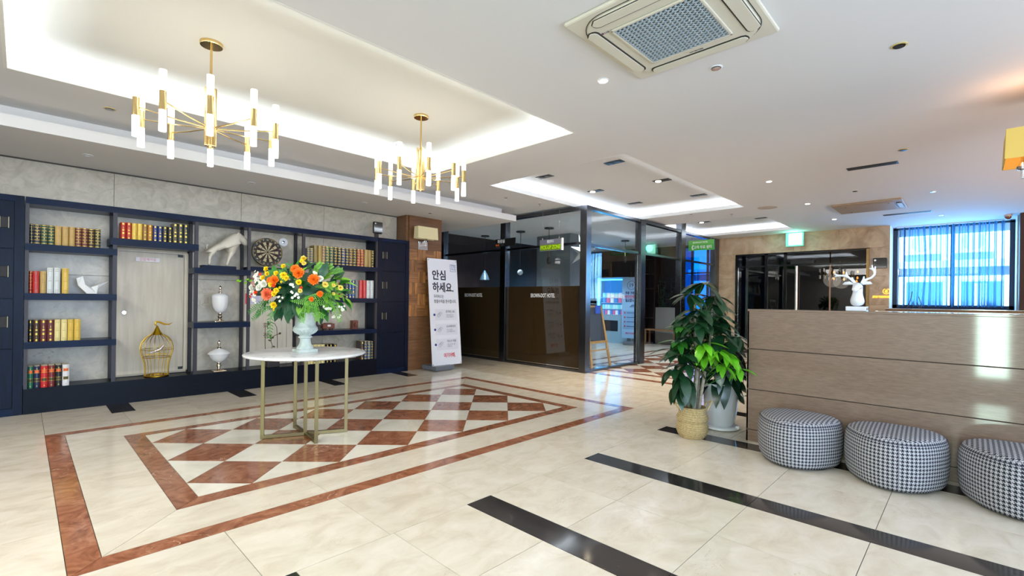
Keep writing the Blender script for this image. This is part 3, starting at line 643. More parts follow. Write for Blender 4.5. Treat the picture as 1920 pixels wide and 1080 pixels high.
for x in (-.31, .31):
    for z in (.02, 1.88): MB().cyl((x, -.007, z), (x, -.003, z), .008, 10).build('eyelet', M_BLACK, panel, local=True)

# tablets mounted on arms
def tablet(label, c, ax):
    o = thing('wall_tablet', label, 'tablet', c)
    cx, cy, cz = c; m = MB()
    if ax == 'Y':
        m.box(cx - .085, cy - .02, cz, cx + .085, cy + .03, cz + .20); m.build('housing', M_BLACK, o, bevel=.03, bseg=4)
        MB().box(cx - .078, cy - .024, cz + .008, cx + .078, cy - .019, cz + .192).build('screen', plain('gloss_black', (18, 18, 22), .03, coat=1), o, bevel=.004)
        MB().cyl((cx - .055, cy - .027, cz + .165), (cx - .055, cy - .022, cz + .165), .012, 16).build('lens', M_CHROME, o)
        MB().box(cx - .045, cy, cz - .07, cx + .02, cy + .03, cz + .01).build('bracket', M_BLACK, o)
    else:
        m.box(cx - .06, cy - .12, cz, cx, cy + .12, cz + .22); m.build('housing', M_BLACK, o, bevel=.02, bseg=3)
        MB().box(cx - .065, cy - .11, cz + .01, cx - .058, cy + .11, cz + .21).build('screen', plain('gloss_black', (18, 18, 22), .03, coat=1), o)
        MB().cyl((cx - .07, cy + .08, cz + .17), (cx - .064, cy + .08, cz + .17), .02, 16).build('lens', M_CHROME, o)
    return o
tablet('black glossy tablet on a bracket above the right end of the bookcase', (4.10, 7.10, 2.325), 'Y')
tablet('black glossy box on the stone wall beside the black glass doors', (12.80, 1.41, 2.045), 'X')

# ================================================================ SHELF ORNAMENTS
M_IVORY = plain('ivory_resin', (206, 200, 186), .45)
gp = tag(box('plinth_block', M_NAVYX, (1.598, 7.05, 1.609, 1.986, 7.20, 1.650), bevel=.003), 'navy wooden block under the ivory goat sculpture', 'block')
goat = thing('goat_sculpture', 'ivory stylised goat sculpture with lowered head on a navy block, upper shelf', 'sculpture', (1.80, 7.12, 1.65))
gy = 7.12
V_ = [((1.70, gy, 1.885), (0.073, 0.053)), ((1.78, gy, 1.888), (0.071, 0.054)), ((1.86, gy, 1.925), (0.088, 0.065)), ((1.93, gy, 1.985), (0.124, 0.112)), ((1.99, gy, 2.025), (0.112, 0.112)), ((2.05, gy, 2.04), (0.073, 0.071)), ((2.10, gy, 2.0), (0.053, 0.047)), ((2.125, gy, 1.945), (0.033, 0.031)),
      ((1.70, gy, 1.82), (0.042, 0.047)), ((1.688, gy - .02, 1.74), .019), ((1.678, gy - .03, 1.655), .013), ((1.695, gy + .03, 1.74), .018), ((1.69, gy + .04, 1.655), .012),
      ((1.965, gy, 1.91), (0.077, 0.071)), ((1.94, gy - .015, 1.83), .036), ((1.905, gy - .025, 1.74), .020), ((1.883, gy - .03, 1.655), .013), ((1.94, gy + .03, 1.83), .030), ((1.915, gy + .035, 1.74), .018), ((1.895, gy + .04, 1.655), .012)]
E_ = [(0, 1), (1, 2), (2, 3), (3, 4), (4, 5), (5, 6), (6, 7), (0, 8), (8, 9), (9, 10), (8, 11), (11, 12), (3, 13), (13, 14), (14, 15), (15, 16), (13, 17), (17, 18), (18, 19)]
skin('body', V_, E_, M_IVORY, goat)
for s_ in (-1, 1):
    MB().tube([(2.06, gy + s_ * .02, 2.075), (2.01, gy + s_ * .06, 2.10), (1.965, gy + s_ * .075, 2.05), (1.95, gy + s_ * .08, 1.97), (1.945, gy + s_ * .075, 1.90), (1.925, gy + s_ * .07, 1.85)], [.010, .012, .012, .010, .007, .003], 8).build('horn', M_IVORY, goat, smooth=True)
MB().tube([(1.665, gy, 1.92), (1.655, gy, 1.90), (1.66, gy, 1.86)], [.010, .008, .004], 6).build('tail', M_IVORY, goat, smooth=True)

# dartboard: real wedges, rings and wire
db = thing('dartboard', 'black and cream dartboard leaning on the upper middle shelf', 'dartboard', (2.385, 7.13, 1.662))
dbm = bpy.data.objects.new('board', None)
DB0 = Vector((2.385, 7.10, 1.877)); tilt = R(4)
def dpt(r, a, y): return (r * math.sin(a), y, r * math.cos(a))
def dplace(o): o.location = DB0 - Vector((2.385, 7.13, 1.662)); o.rotation_euler = (-tilt, 0, 0); return o
dplace(MB().cyl((0, -.012, 0), (0, .02, 0), .200, 48).build('rim', M_BLACK, db, local=True))
dplace(MB().cyl((0, -.016, 0), (0, -.012, 0), .152, 48).build('playing_face', plain('sisal_black', (26, 24, 22), .8), db, local=True))
def ring(r0, r1, k, y, n=3):
    m = []; a0 = (k - .5) * PI / 10; vs = []; 
    for i in range(n + 1):
        a = a0 + PI / 10 * i / n; vs += [dpt(r0, a, y), dpt(r1, a, y)]
    return vs, [(2 * i, 2 * i + 1, 2 * i + 3, 2 * i + 2) for i in range(n)]
cream = MB(); red = MB(); grn = MB()
for k in range(20):
    if k % 2: cream.add(*ring(.012, .088, k, -.0175)); cream.add(*ring(.096, .140, k, -.0175))
    (grn if k % 2 else red).add(*ring(.088, .096, k, -.0178)); (grn if k % 2 else red).add(*ring(.140, .149, k, -.0178))
dplace(cream.build('cream_wedge', plain('sisal_cream', (176, 162, 130), .8), db, local=True, kind='stuff')); dplace(red.build('red_ring', plain('sisal_red', (86, 36, 32), .8), db, local=True, kind='stuff')); dplace(grn.build('green_ring', plain('sisal_green', (48, 70, 44), .8), db, local=True, kind='stuff'))
nums = '20 1 18 4 13 6 10 15 2 17 3 19 7 16 8 11 14 9 12 5'.split()
for k, t_ in enumerate(nums):
    p = Vector(dpt(.170, k * PI / 10, -.0175)); p.rotate(Matrix.Rotation(-tilt, 3, 'X')); text('numeral', t_, .026, DB0 + p, (R(90) - tilt, 0, 0), plain('numeral_grey', (190, 186, 170), .5), db, bold=.0004, extrude=.0004)
for k in range(6):
    pts = [dpt(.188, a, -.014) for a in [k * PI / 3 + .12 + j * .07 for j in range(11)]]; dplace(MB().tube(pts, .004, 6).build('gold_arc', plain('dull_gilt', (150, 128, 62), .4, .3), db, local=True))
sn = thing('alarm_sensor', 'round white alarm sensor on the wall beside the dartboard', 'sensor', (2.687, 7.35, 2.0))
MB().cyl((2.687, 7.335, 2.065), (2.687, 7.352, 2.065), .062, 28).build('base', M_WHITE, sn, smooth=True); MB().lathe([(.024, 0), (.02, .01), (0, .016)], (0, 0, 0), 16).build('lens', M_CHROME, sn, local=True, smooth=True)
sn.children[-1].rotation_euler = (R(90), 0, 0); sn.children[-1].location = (0, -.014, .065)

def jar(label, c, prof_b, prof_l, kn, foot, sq=0):
    o = thing('lidded_jar', label, 'jar', c)
    MB().lathe(prof_b, c, 32).build('bowl', M_WHITEG, o, smooth=True); MB().lathe(prof_l, c, 32).build('lid', M_WHITEG, o, smooth=True)
    MB().lathe(kn, c, 20).build('knob', plain('nickel_gold', (214, 202, 184), .1, 1), o, smooth=True)
    MB().lathe(foot, c, 20).build('stem', plain('nickel_gold', (214, 202, 184), .1, 1), o, smooth=True)
    s_ = .072; MB().box(c[0] - s_, c[1] - s_, c[2], c[0] + s_, c[1] + s_, c[2] + .012).build('foot', plain('nickel_gold', (214, 202, 184), .1, 1), o, bevel=.004)
    return o
jar('tall white lidded jar with metal knob on the middle shelf', (1.825, 7.15, .914), [(.022, .115), (.04, .122), (.065, .15), (.086, .20), (.094, .26), (.096, .325)], [(.098, .325), (.097, .335), (.088, .355), (.06, .372), (.02, .38)], [(.022, .378), (.024, .395), (.012, .402), (.010, .42), (.017, .435), (.017, .455), (.008, .472), (0, .478)], [(.06, .012), (.035, .026), (.018, .035), (.018, .05), (.027, .062), (.027, .078), (.018, .088), (.026, .105), (.024, .118)])
jar('squat white lidded tureen with metal knob on the plinth ledge', (1.815, 7.13, .262), [(.022, .115), (.04, .12), (.08, .15), (.105, .19), (.122, .232)], [(.134, .232), (.128, .242), (.10, .268), (.05, .292), (.025, .30)], [(.028, .298), (.028, .312), (.012, .325), (.010, .345), (.019, .36), (.019, .385), (.008, .40), (0, .408)], [(.06, .012), (.035, .026), (.018, .036), (.018, .055), (.03, .066), (.03, .084), (.018, .094), (.026, .108), (.024, .118)])
# paper crane
cr_ = thing('paper_crane', 'white folded origami crane ornament on the second shelf', 'ornament', (.56, 7.14, 1.258))
cy = 7.14
m = MB(); m.add([(.415, cy, 1.430), (.470, cy, 1.455), (.445, cy - .008, 1.44), (.445, cy + .008, 1.44), (.49, cy - .01, 1.36), (.49, cy + .01, 1.36), (.43, cy, 1.35)],
                [(0, 1, 2), (0, 3, 1), (1, 4, 6, 2), (1, 3, 6, 5), (1, 5, 4), (0, 2, 6), (0, 6, 3)]); m.build('neck', M_WHITE, cr_)
m = MB(); m.add([(.43, cy, 1.35), (.50, cy - .045, 1.262), (.50, cy + .045, 1.262), (.585, cy - .045, 1.262), (.585, cy + .045, 1.262), (.49, cy - .02, 1.36), (.49, cy + .02, 1.36), (.60, cy - .02, 1.36), (.60, cy + .02, 1.36), (.54, cy, 1.335)],
                [(0, 1, 5), (0, 6, 2), (1, 3, 7, 9, 5), (2, 6, 9, 8, 4), (1, 2, 4, 3), (0, 2, 1), (3, 4, 8, 7), (0, 5, 6), (5, 9, 6), (7, 8, 9)]); m.build('body', M_WHITE, cr_)
m = MB(); m.add([(.585, cy, 1.30), (.60, cy - .012, 1.365), (.60, cy + .012, 1.365), (.69, cy, 1.405), (.62, cy, 1.345)], [(0, 1, 3, 4), (0, 4, 3, 2), (1, 2, 3), (0, 2, 1)]); m.build('tail', M_WHITE, cr_)
# bird cage
M_CG = plain('cage_gold', (176, 140, 44), .3, 1)
cg = thing('bird_cage', 'gold wire bird cage with conical top before the cream door', 'bird cage', (1.155, 7.17, .262))
cc = (1.155, 7.17, .262)
pf = [(.118, .008), (.118, .10), (.125, .17), (.145, .245), (.163, .31), (.165, .36), (.150, .42), (.115, .47), (.07, .505), (.045, .512)]
for k in range(20):
    a = 2 * PI * k / 20; MB().tube([(cc[0] + r * math.cos(a), cc[1] + r * math.sin(a), cc[2] + z) for r, z in pf], 0.0022 if k % 10 else .006, 5).build('bar', M_CG, cg, smooth=True)
for z, r, t in ((.010, .120, .010), (.235, .142, .004), (.33, .166, .003), (.51, .052, .004)): MB().tube([(cc[0] + r * math.cos(a), cc[1] + r * math.sin(a), cc[2] + z) for a in [2 * PI * k / 28 for k in range(28)]], t, 6, closed=True).build('hoop', M_CG, cg, smooth=True)
MB().lathe([(.118, 0), (.118, .008)], cc, 28).build('floor_plate', M_CG, cg)
MB().lathe([(.062, .51), (.048, .53), (.026, .57), (.008, .615), (0, .622)], cc, 24).build('cone_top', plain('cage_gold_sheet', (200, 160, 30), .22, .9), cg, smooth=True)
MB().tube([(cc[0] - .005, cc[1], .262 + .615), (cc[0] - .022, cc[1], .262 + .635), (cc[0] - .010, cc[1], .262 + .665), (cc[0] + .025, cc[1], .262 + .662), (cc[0] + .07, cc[1], .262 + .635), (cc[0] + .12, cc[1], .262 + .632), (cc[0] + .158, cc[1], .262 + .655)], [.006, .010, .011, .011, .010, .007, .001], 8).build('curl', plain('cage_gold_sheet', (200, 160, 30), .22, .9), cg, smooth=True)
MB().box(cc[0] - .11, cc[1] - .004, cc[2] + .265, cc[0] + .11, cc[1] + .004, cc[2] + .273).build('perch', M_CG, cg)
bd = thing('bird_figurine', 'small silver bird figurine on the perch inside the gold cage', 'figurine', (1.17, 7.17, .535))
skin('body', [((1.08, 7.17, .552), .004), ((1.13, 7.17, .565), .010), ((1.175, 7.17, .582), .024), ((1.205, 7.17, .605), .020), ((1.215, 7.17, .635), .015), ((1.24, 7.17, .642), .004)], [(i, i + 1) for i in range(5)], plain('silvered', (210, 206, 214), .15, .9), bd)
MB().cyl((1.175, 7.165, .535), (1.175, 7.165, .56), .003, 6).build('leg', M_CG, bd); MB().cyl((1.185, 7.175, .535), (1.185, 7.175, .56), .003, 6).build('leg', M_CG, bd)
# cream door behind glass in bay two, panel door in bay four
M_CREAM = wood('cream_laminate', (196, 188, 172), (210, 203, 188), 'Z', .5, 3, .02)
dr = MB(); dr.box(.765, 7.332, .27, 1.50, 7.351, 1.82); dr = dr.build('door_2', M_CREAM, kind='structure')
for b in ((.765, 7.322, .27, .785, 7.332, 1.82), (1.485, 7.322, .27, 1.50, 7.332, 1.82), (.765, 7.322, 1.80, 1.50, 7.332, 1.82), (.765, 7.322, .27, 1.50, 7.332, .29)): box('frame', plain('beige_frame', (176, 168, 152), .5), b, dr)
box('glass_pane', glass('door_glass', (.97, .97, .97), .6, rough=.18, ior=1.2), (.80, 7.318, .33, 1.45, 7.322, 1.775), dr)
for b in ((1.385, 7.312, 1.745, 1.440, 7.320, 1.777), (1.40, 7.312, .31, 1.45, 7.320, .34)): box('patch_fitting', M_BLACK, b, dr)
box('gap_line', M_BLACK, (1.452, 7.320, .33, 1.455, 7.3225, 1.775), dr); box('gap_line', M_BLACK, (.80, 7.320, 1.777, 1.40, 7.3225, 1.780), dr)
box('sign_plate', plain('sign_pink', (214, 212, 218), .5), (.958, 7.313, 1.665, 1.195, 7.3175, 1.717), dr); text('print', '알람제어실', .045, (1.076, 7.3125, 1.691), FACE_Y, plain('faded_red', (196, 112, 120), .6), dr, .16, .0004)
MB().cyl((.853, 7.300, 1.04), (.853, 7.3175, 1.04), .020, 24).build('lock', M_CHROME, dr, smooth=True)
pd = box('door_3', M_CREAM, (2.16, 7.335, .27, 2.835, 7.351, 1.60), kind='structure')
for x in (2.168, 2.745): box('groove', M_BLACK, (x, 7.333, .27, x + .003, 7.3355, 1.33), pd)
for z in (1.33, 1.365): box('groove', M_BLACK, (2.168, 7.333, z, 2.83, 7.3355, z + .003), pd)
box('notice', plain('notice_lilac', (206, 204, 226), .5), (2.182, 7.329, 1.148, 2.378, 7.3325, 1.298), pd)
box('notice_band', M_RED, (2.182, 7.328, 1.275, 2.378, 7.3288, 1.298), pd); box('notice_band', M_RED, (2.182, 7.328, 1.148, 2.203, 7.3288, 1.275), pd)
for k in range(4): box('notice_line', plain('lilac_print', (150, 140, 190), .6), (2.215, 7.328, 1.165 + .026 * k, 2.36, 7.3288, 1.170 + .026 * k), pd)
kn = thing('red_dish', 'glossy dark red round dish hung on the cream panel left of the bouquet', 'dish', (2.31, 7.30, 1.46))
MB().lathe([(.0, 0), (.05, .004), (.078, .022), (.08, .028)], (0, 0, 0), 28).build('plate', plain('dark_red', (132, 30, 28), .15, coat=.5), kn, local=True, smooth=True); kn.children[-1].rotation_euler = (R(90), 0, 0); kn.children[-1].location = (.0, .03, .0)
# wire topiary sculpture in a dark box
tp = thing('wire_sculpture', 'dark iron wire flower sculpture in a black box behind the marble table', 'sculpture', (2.47, 7.12, .262))
box('planter', plain('black_box', (30, 24, 26), .4), (2.39, 7.05, .262, 2.555, 7.18, .348), tp, bevel=.004)
M_IRON = plain('bronze_iron', (88, 74, 58), .5, .5)
MB().tube([(2.385, 7.115, .348), (2.378, 7.115, .60), (2.376, 7.115, .84)], .0045, 6).build('wire', M_IRON, tp)
MB().tube([(2.545, 7.115, .348), (2.54, 7.115, .66), (2.53, 7.115, .82), (2.50, 7.115, .875), (2.46, 7.115, .890), (2.42, 7.115, .875)], .0045, 6).build('wire', M_IRON, tp)
MB().tube([(2.47, 7.115, .348), (2.455, 7.115, .48), (2.475, 7.115, .56), (2.455, 7.115, .62), (2.463, 7.115, .68), (2.52, 7.115, .71), (2.57, 7.115, .725)], .0045, 6).build('wire', M_IRON, tp)
iron_leaf = leaf_mesh('iron_leaf', .035, .022, M_IRON, .1)
for p, d in (((2.40, 7.115, .86), (1, 0, .4)), ((2.42, 7.115, .875), (-.3, 0, 1)), ((2.465, 7.115, .50), (1, 0, .4)), ((2.455, 7.115, .63), (-1, 0, .4)), ((2.47, 7.115, .66), (.6, 0, 1)), ((2.46, 7.115, .69), (-.8, 0, .6)), ((2.475, 7.115, .55), (.9, 0, -.2))): put(iron_leaf, 'leaf', tp, p, d, (0, -1, 0), 1.2)
for p in ((2.575, 7.115, .73), (2.456, 7.115, .67)): MB().lathe([(0, -.016), (.014, -.008), (.018, .004), (.010, .014), (0, .016)], p, 10).build('bud', M_IRON, tp, smooth=True)
text('glyph', '화', .085, (2.385, 7.11, .845), FACE_Y, M_IRON, tp, None, .003, bold=.001); text('glyph', '정', .085, (2.388, 7.11, .705), FACE_Y, M_IRON, tp, None, .003, bold=.001)
# small wooden toys
M_TOY = wood('toy_wood', (88, 44, 34), (116, 64, 48), 'X', .5, 8, .1)
wg = thing('toy_wagon', 'small reddish wooden toy wagon with white tag on the right shelf', 'toy', (3.275, 7.12, .753))
box('body', M_TOY, (3.185, 7.07, .778, 3.368, 7.16, .852), wg, bevel=.003); box('top_board', M_TOY, (3.225, 7.08, .852, 3.325, 7.15, .862), wg); box('tag', M_WHITE, (3.255, 7.066, .81, 3.302, 7.070, .838), wg)
for x in (3.222, 3.330):
    for y in (7.066, 7.152): MB().cyl((x, y, .770), (x, y + .012, .770), .017, 14).build('wheel', plain('toy_dark', (50, 28, 24), .5), wg, smooth=True)
bk_ = thing('toy_camera', 'small brown wooden toy camera on the right shelf beside the lockers', 'toy', (3.72, 7.13, .753))
box('body', M_TOY, (3.668, 7.08, .753, 3.764, 7.17, .892), bk_, bevel=.004); MB().cyl((3.72, 7.055, .83), (3.72, 7.08, .83), .030, 18).build('lens', M_TOY, bk_, smooth=True); MB().cyl((3.764, 7.12, .862), (3.782, 7.12, .862), .010, 10).build('crank', M_TOY, bk_); MB().tube([(3.655, 7.10, .753), (3.650, 7.10, .83), (3.656, 7.10, .88)], .005, 6).build('handle', M_TOY, bk_)
ck = thing('toy_house', 'small dark wooden toy house half hidden behind the stone urn', 'toy', (3.11, 7.14, .753))
box('body', plain('toy_grey', (62, 54, 50), .6), (3.06, 7.09, .753, 3.158, 7.19, .828), ck, bevel=.003); MB().prism([(3.05, 7.08), (3.168, 7.08), (3.168, 7.20), (3.05, 7.20)], .828, .836).build('roof', plain('toy_grey', (62, 54, 50), .6), ck); box('chimney', plain('toy_grey', (62, 54, 50), .6), (3.08, 7.12, .836, 3.125, 7.16, .90), ck, bevel=.006)

# ================================================================ TABLE AND FLOWERS
M_TMARB = stone('table_marble', [(206, 208, 212), (228, 230, 232), (240, 240, 240)], 2.2, .12, vein=(130, 130, 134), vein_w=.012, per_tile=0, dist=1.5, vscale=2.0)
tb = thing('marble_table', 'round white marble table on a brass-coloured frame carrying the flower urn', 'table', (1.81, 4.36, 0))
MB().lathe([(.46, .728), (.498, .730), (.512, .737), (.514, .745), (.510, .751), (.50, .755), (.0, .755)], (1.81, 4.35, 0), 72).build('table_top', M_TMARB, tb, smooth=True)
def bar(p0, p1, w_=.022):
    p0, p1 = Vector(p0), Vector(p1); d = (p1 - p0).normalized(); u = Vector((0, 0, 1)) if abs(d.z) < .5 else (Vector((.9, -.42, 0))).normalized(); s_ = d.cross(u).normalized(); u = s_.cross(d)
    q = [p0 + s_ * a + u * b for a, b in ((-w_, -w_), (w_, -w_), (w_, w_), (-w_, w_))] + [p1 + s_ * a + u * b for a, b in ((-w_, -w_), (w_, -w_), (w_, w_), (-w_, w_))]
    return MB().add(q, [(0, 3, 2, 1), (4, 5, 6, 7), (0, 1, 5, 4), (1, 2, 6, 5), (2, 3, 7, 6), (3, 0, 4, 7)])
T1, T2, T3, T4, TC = (1.482, 4.476), (2.119, 4.196), (1.767, 4.03), (1.835, 4.66), (1.80, 4.337)
for p in (T1, T2, T3, T4, TC): bar((p[0], p[1], 0.0), (p[0], p[1], .729), .015).build('leg', M_ANTB, tb, bevel=.002)
for a, b_ in ((T1, T2), (T3, T4)):
    for z in (.016, .713): bar((a[0], a[1], z), (b_[0], b_[1], z), .0145).build('crossbar', M_ANTB, tb, bevel=.002)
M_URN = stone('weathered_stone', [(164, 178, 176), (192, 203, 198), (208, 214, 206)], 9, .75, per_tile=0, dist=.5)
UX, UY = 1.795, 4.35
un = thing('stone_urn', 'pale weathered stone urn on the marble table holding the bouquet', 'urn', (UX, UY, .755))
MB().box(UX - .083, UY - .083, .755, UX + .083, UY + .083, .782).build('base', M_URN, un, bevel=.004)
MB().lathe([(.070, .027), (.072, .04), (.062, .055), (.050, .075), (.045, .105), (.045, .125), (.058, .132), (.058, .142), (.046, .150), (.056, .160), (.085, .182), (.103, .205), (.104, .222), (.094, .234), (.088, .246), (.087, .30), (.091, .345), (.101, .362), (.094, .366), (.075, .345), (.07, .30), (0, .29)], (UX, UY, .755), 40).build('bowl', M_URN, un, smooth=True)
for k in range(18):
    a = 2 * PI * k / 18; MB().tube([(UX + r * math.cos(a), UY + r * math.sin(a), .755 + z) for r, z in ((.062, .163), (.088, .184), (.1055, .206))], [.004, .008, .005], 5).build('gadroon', M_URN, un, smooth=True)
RV = right0.copy(); FV = fwd.copy(); UPV = Vector((0, 0, 1))
fb = thing('flower_arrangement', 'large bouquet of yellow, orange and white flowers with ferns in the stone urn', 'flowers', (UX, UY, 1.10))
def fl(px, py, d=.0):    # in the arrangement's own measured frame: offsets right, up and towards the viewer's side
    u = 440 + px / 4.5; v = 460 + py / 4.5; k = (4.32 - d) / 889.2
    z = 1.25 - (v - 558.0) * k; lat = (u - 573.9) * k
    return Vector((UX, UY, 0)) + RV * lat - FV * d + UPV * z
def flower_mesh(name, mat, layers, petals, r, cup=.5, ctr=None, wide=1.0):
    m = MB()
    for l in range(layers):
        t = l / max(1, layers - 1) if layers > 1 else 0
        rad0 = r * (1 - .72 * t); el0 = R(8 + 70 * t) * cup * 1.6
        n = max(5, int(petals * (1 - .5 * t)))
        for k in range(n):
            rad = rad0; el = el0; a = 2 * PI * (k + .5 * (l % 2)) / n + l * .3; w_ = PI * rad / n * wide; rad = rad * rnd.uniform(.84, 1.12); el = el + rnd.uniform(-.16, .16)
            dx, dy = math.cos(a), math.sin(a); tx, ty = -dy, dx
            def pt(q, s_, lift): return (dx * rad * q * math.cos(el) + tx * s_, dy * rad * q * math.cos(el) + ty * s_, rad * q * math.sin(el) + lift + r * .25 * t)
            m.add([pt(.08, 0, 0), pt(.6, -w_, .0), pt(.6, w_, .0), pt(1.0, -w_ * .55, r * .06), pt(1.0, w_ * .55, r * .06), pt(.6, 0, -r * .05)], [(0, 1, 5), (0, 5, 2), (1, 3, 4, 5), (5, 4, 2)])
    mats = [mat]; 
    if ctr:
        m.m = 1; m.lathe([(r * .26, 0), (r * .25, r * .14), (r * .12, r * .22), (0, r * .23)], (0, 0, 0), 10); mats.append(ctr)
    me = bpy.data.meshes.new(name); me.from_pydata(m.v, [], m.f)
    for q in mats: me.materials.append(q)
    if ctr: me.polygons.foreach_set('material_index', m.mi)
    me.update(); return me
def pet(n, c): return plain(n, c, .6, noise=.12, nscale=60)
FM = {'y': flower_mesh('yellow_pompom', pet('petal_yellow', (250, 214, 20)), 5, 12, .032, .9), 'p': flower_mesh('pale_yellow_pompom', pet('petal_pale', (248, 222, 110)), 5, 12, .032, .9),
      'o': flower_mesh('orange_dahlia', pet('petal_orange', (252, 120, 12)), 5, 16, .055, .55), 'c': flower_mesh('coral_dahlia', pet('petal_coral', (248, 128, 84)), 6, 16, .058, .6), 'w': flower_mesh('white_rose', pet('petal_white', (240, 240, 226)), 5, 10, .036, .85, wide=1.3),
      's': flower_mesh('white_small', pet('petal_white', (240, 240, 226)), 1, 5, .014, .3, plain('pollen', (220, 200, 70), .7), 1.3), 'r': flower_mesh('red_small', pet('petal_red', (226, 66, 16)), 3, 9, .022, .6)}
FL = [('y', [(600, 120, 28), (515, 180, 22), (358, 205, 25), (480, 240, 24), (395, 245, 24), (365, 280, 25), (555, 258, 34), (582, 280, 26), (455, 335, 25), (510, 385, 27), (487, 412, 25), (468, 508, 32), (545, 312, 12), (685, 315, 27), (448, 548, 10), (537, 360, 12), (630, 140, 20)]),
      ('p', [(660, 155, 22), (865, 330, 28), (945, 355, 25), (912, 335, 18), (915, 405, 14), (600, 108, 22), (700, 385, 20)]),
      ('o', [(625, 205, 42), (665, 240, 50), (480, 300, 46), (785, 290, 50), (835, 410, 28), (775, 455, 22), (440, 300, 30)]), ('c', [(420, 418, 55)]),
      ('r', [(300, 405, 20), (480, 345, 16), (315, 250, 14), (215, 440, 12), (705, 360, 14)]),
      ('w', [(385, 330, 34), (335, 362, 30), (240, 360, 24), (825, 280, 28), (310, 295, 18), (352, 350, 22)])]
cen = fl(585, 380, 0)
for k, items in FL:
    base_r = {'y': .032, 'p': .032, 'o': .055, 'c': .058, 'r': .022, 'w': .036}[k]
    for (x, y, r) in items:
        q = ((x - 560) / 400) ** 2 + ((y - 380) / 260) ** 2; d = .30 * math.sqrt(max(0, 1 - min(1, q))) + .05
        p = fl(x, y, d); dirn = (p - cen).normalized() * .6 - FV * .8 + UPV * .15
        nrm = dirn.normalized(); yv = nrm.orthogonal()
        yd = Vector(yv); o = put(FM[k], 'flower', fb, p, yd, nrm, (r / 4.5 * (4.32 - d) / 889.2) / base_r)
for (x, y, n, sp) in ((240, 258, 14, 45), (255, 430, 12, 45), (880, 560, 16, 60), (300, 300, 8, 35), (935, 525, 5, 20), (775, 230, 4, 18), (630, 340, 4, 16), (660, 420, 8, 40), (350, 330, 6, 30), (255, 470, 6, 30), (540, 460, 4, 30)):
    for k in range(n):
        xx, yy = x + rnd.uniform(-sp, sp), y + rnd.uniform(-sp, sp) * .8; q = ((xx - 560) / 400) ** 2 + ((yy - 380) / 260) ** 2; d = .28 * math.sqrt(max(0, 1 - min(1, q))) + .06
        p = fl(xx, yy, d); nr = ((p - cen).normalized() - FV + UPV * .4).normalized(); put(FM['s'], 'small_flower', fb, p, nr.orthogonal(), nr, rnd.uniform(.5, .85))
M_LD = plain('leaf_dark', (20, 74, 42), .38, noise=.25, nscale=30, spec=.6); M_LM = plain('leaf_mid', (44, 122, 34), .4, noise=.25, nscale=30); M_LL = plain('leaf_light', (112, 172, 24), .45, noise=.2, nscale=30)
LV = [leaf_mesh('bouquet_leaf_dark', .12, .055, M_LD, .3), leaf_mesh('bouquet_leaf_mid', .10, .045, M_LM, .3), leaf_mesh('bouquet_leaf_light', .085, .036, M_LL, .4)]
for k in range(290):
    x = rnd.uniform(215, 930); y = rnd.uniform(150, 590)
    q = ((x - 570) / 380) ** 2 + ((y - 385) / 225) ** 2
    if q > 1: continue
    d = rnd.uniform(-.15, .27 * math.sqrt(1 - q) + .02)
    p = fl(x, y, d); out = (p - fl(575, 430, 0)).normalized(); dr_ = (out + Vector((rnd.uniform(-.5, .5), rnd.uniform(-.5, .5), rnd.uniform(-.3, .3))) + (-UPV * .6 if y > 430 else UPV * .1)).normalized()
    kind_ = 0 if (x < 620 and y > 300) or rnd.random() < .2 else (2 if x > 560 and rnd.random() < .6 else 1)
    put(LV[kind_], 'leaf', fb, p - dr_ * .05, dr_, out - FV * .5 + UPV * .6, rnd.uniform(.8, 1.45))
for (x, y, dx) in ((510, 560, -.4), (560, 540, .0), (585, 560, .3), (540, 590, -.1), (480, 590, -.5)):
    put(LV[0], 'leaf', fb, fl(x, y - 85, .18), RV * dx - UPV * 1.0 - FV * .2, -FV, 1.35)
def frond(name, pts, wl, mat, nleaf=14):
    m = MB(); pts = [Vector(p) for p in pts]; m.tube(pts, .0022, 4)
    def at(t):
        s_ = t * (len(pts) - 1); i = min(len(pts) - 2, int(s_)); return pts[i].lerp(pts[i + 1], s_ - i), (pts[i + 1] - pts[i]).normalized()
    for k in range(nleaf):
        t = (k + 1) / (nleaf + .5); p, tg = at(t); l = wl * math.sin(PI * min(1, .15 + .85 * (1 - t))) ** .7 + .004; sd = tg.cross(-FV + UPV * .4).normalized(); w_ = .0055
        for s_ in (-1, 1):
            e_ = p + sd * s_ * l + tg * l * .6; mid = p + sd * s_ * l * .5 + tg * l * .25
            m.add([p, mid + tg * w_, e_, mid - tg * w_], [(0, 1, 2, 3)])
    return m.build(name, mat, fb)
for a, b_, c_ in (((700, 260, .1), (735, 200, .12), (772, 140, .1)), ((730, 270, .08), (800, 205, .1), (868, 168, .1)), ((760, 270, .05), (850, 225, .08), (930, 200, .05)), ((690, 230, .05), (710, 190, .05), (735, 165, .05)),
                ((430, 480, .2), (310, 500, .22), (205, 575, .2)), ((450, 500, .2), (340, 550, .22), (238, 632, .2)), ((430, 520, .15), (300, 545, .18), (250, 600, .15)), ((440, 540, .2), (408, 600, .24), (396, 790, .22)),
                ((690, 500, .22), (690, 560, .26), (680, 650, .25)), ((770, 470, .2), (800, 560, .24), (795, 640, .22)), ((840, 450, .15), (910, 500, .18), (958, 640, .15)), ((600, 470, .3), (720, 480, .3), (820, 520, .28)), ((700, 450, .28), (800, 430, .28), (900, 420, .2)), ((700, 480, .28), (820, 480, .28), (910, 490, .2)), ((760, 350, .2), (850, 340, .2), (900, 380, .2)), ((700, 500, .2), (760, 560, .26), (860, 600, .24))):
    frond('fern_frond', [fl(*a), fl(*b_), fl(*c_)], .03, M_LM if a[0] < 600 else plain('fern_green', (96, 160, 44), .5))
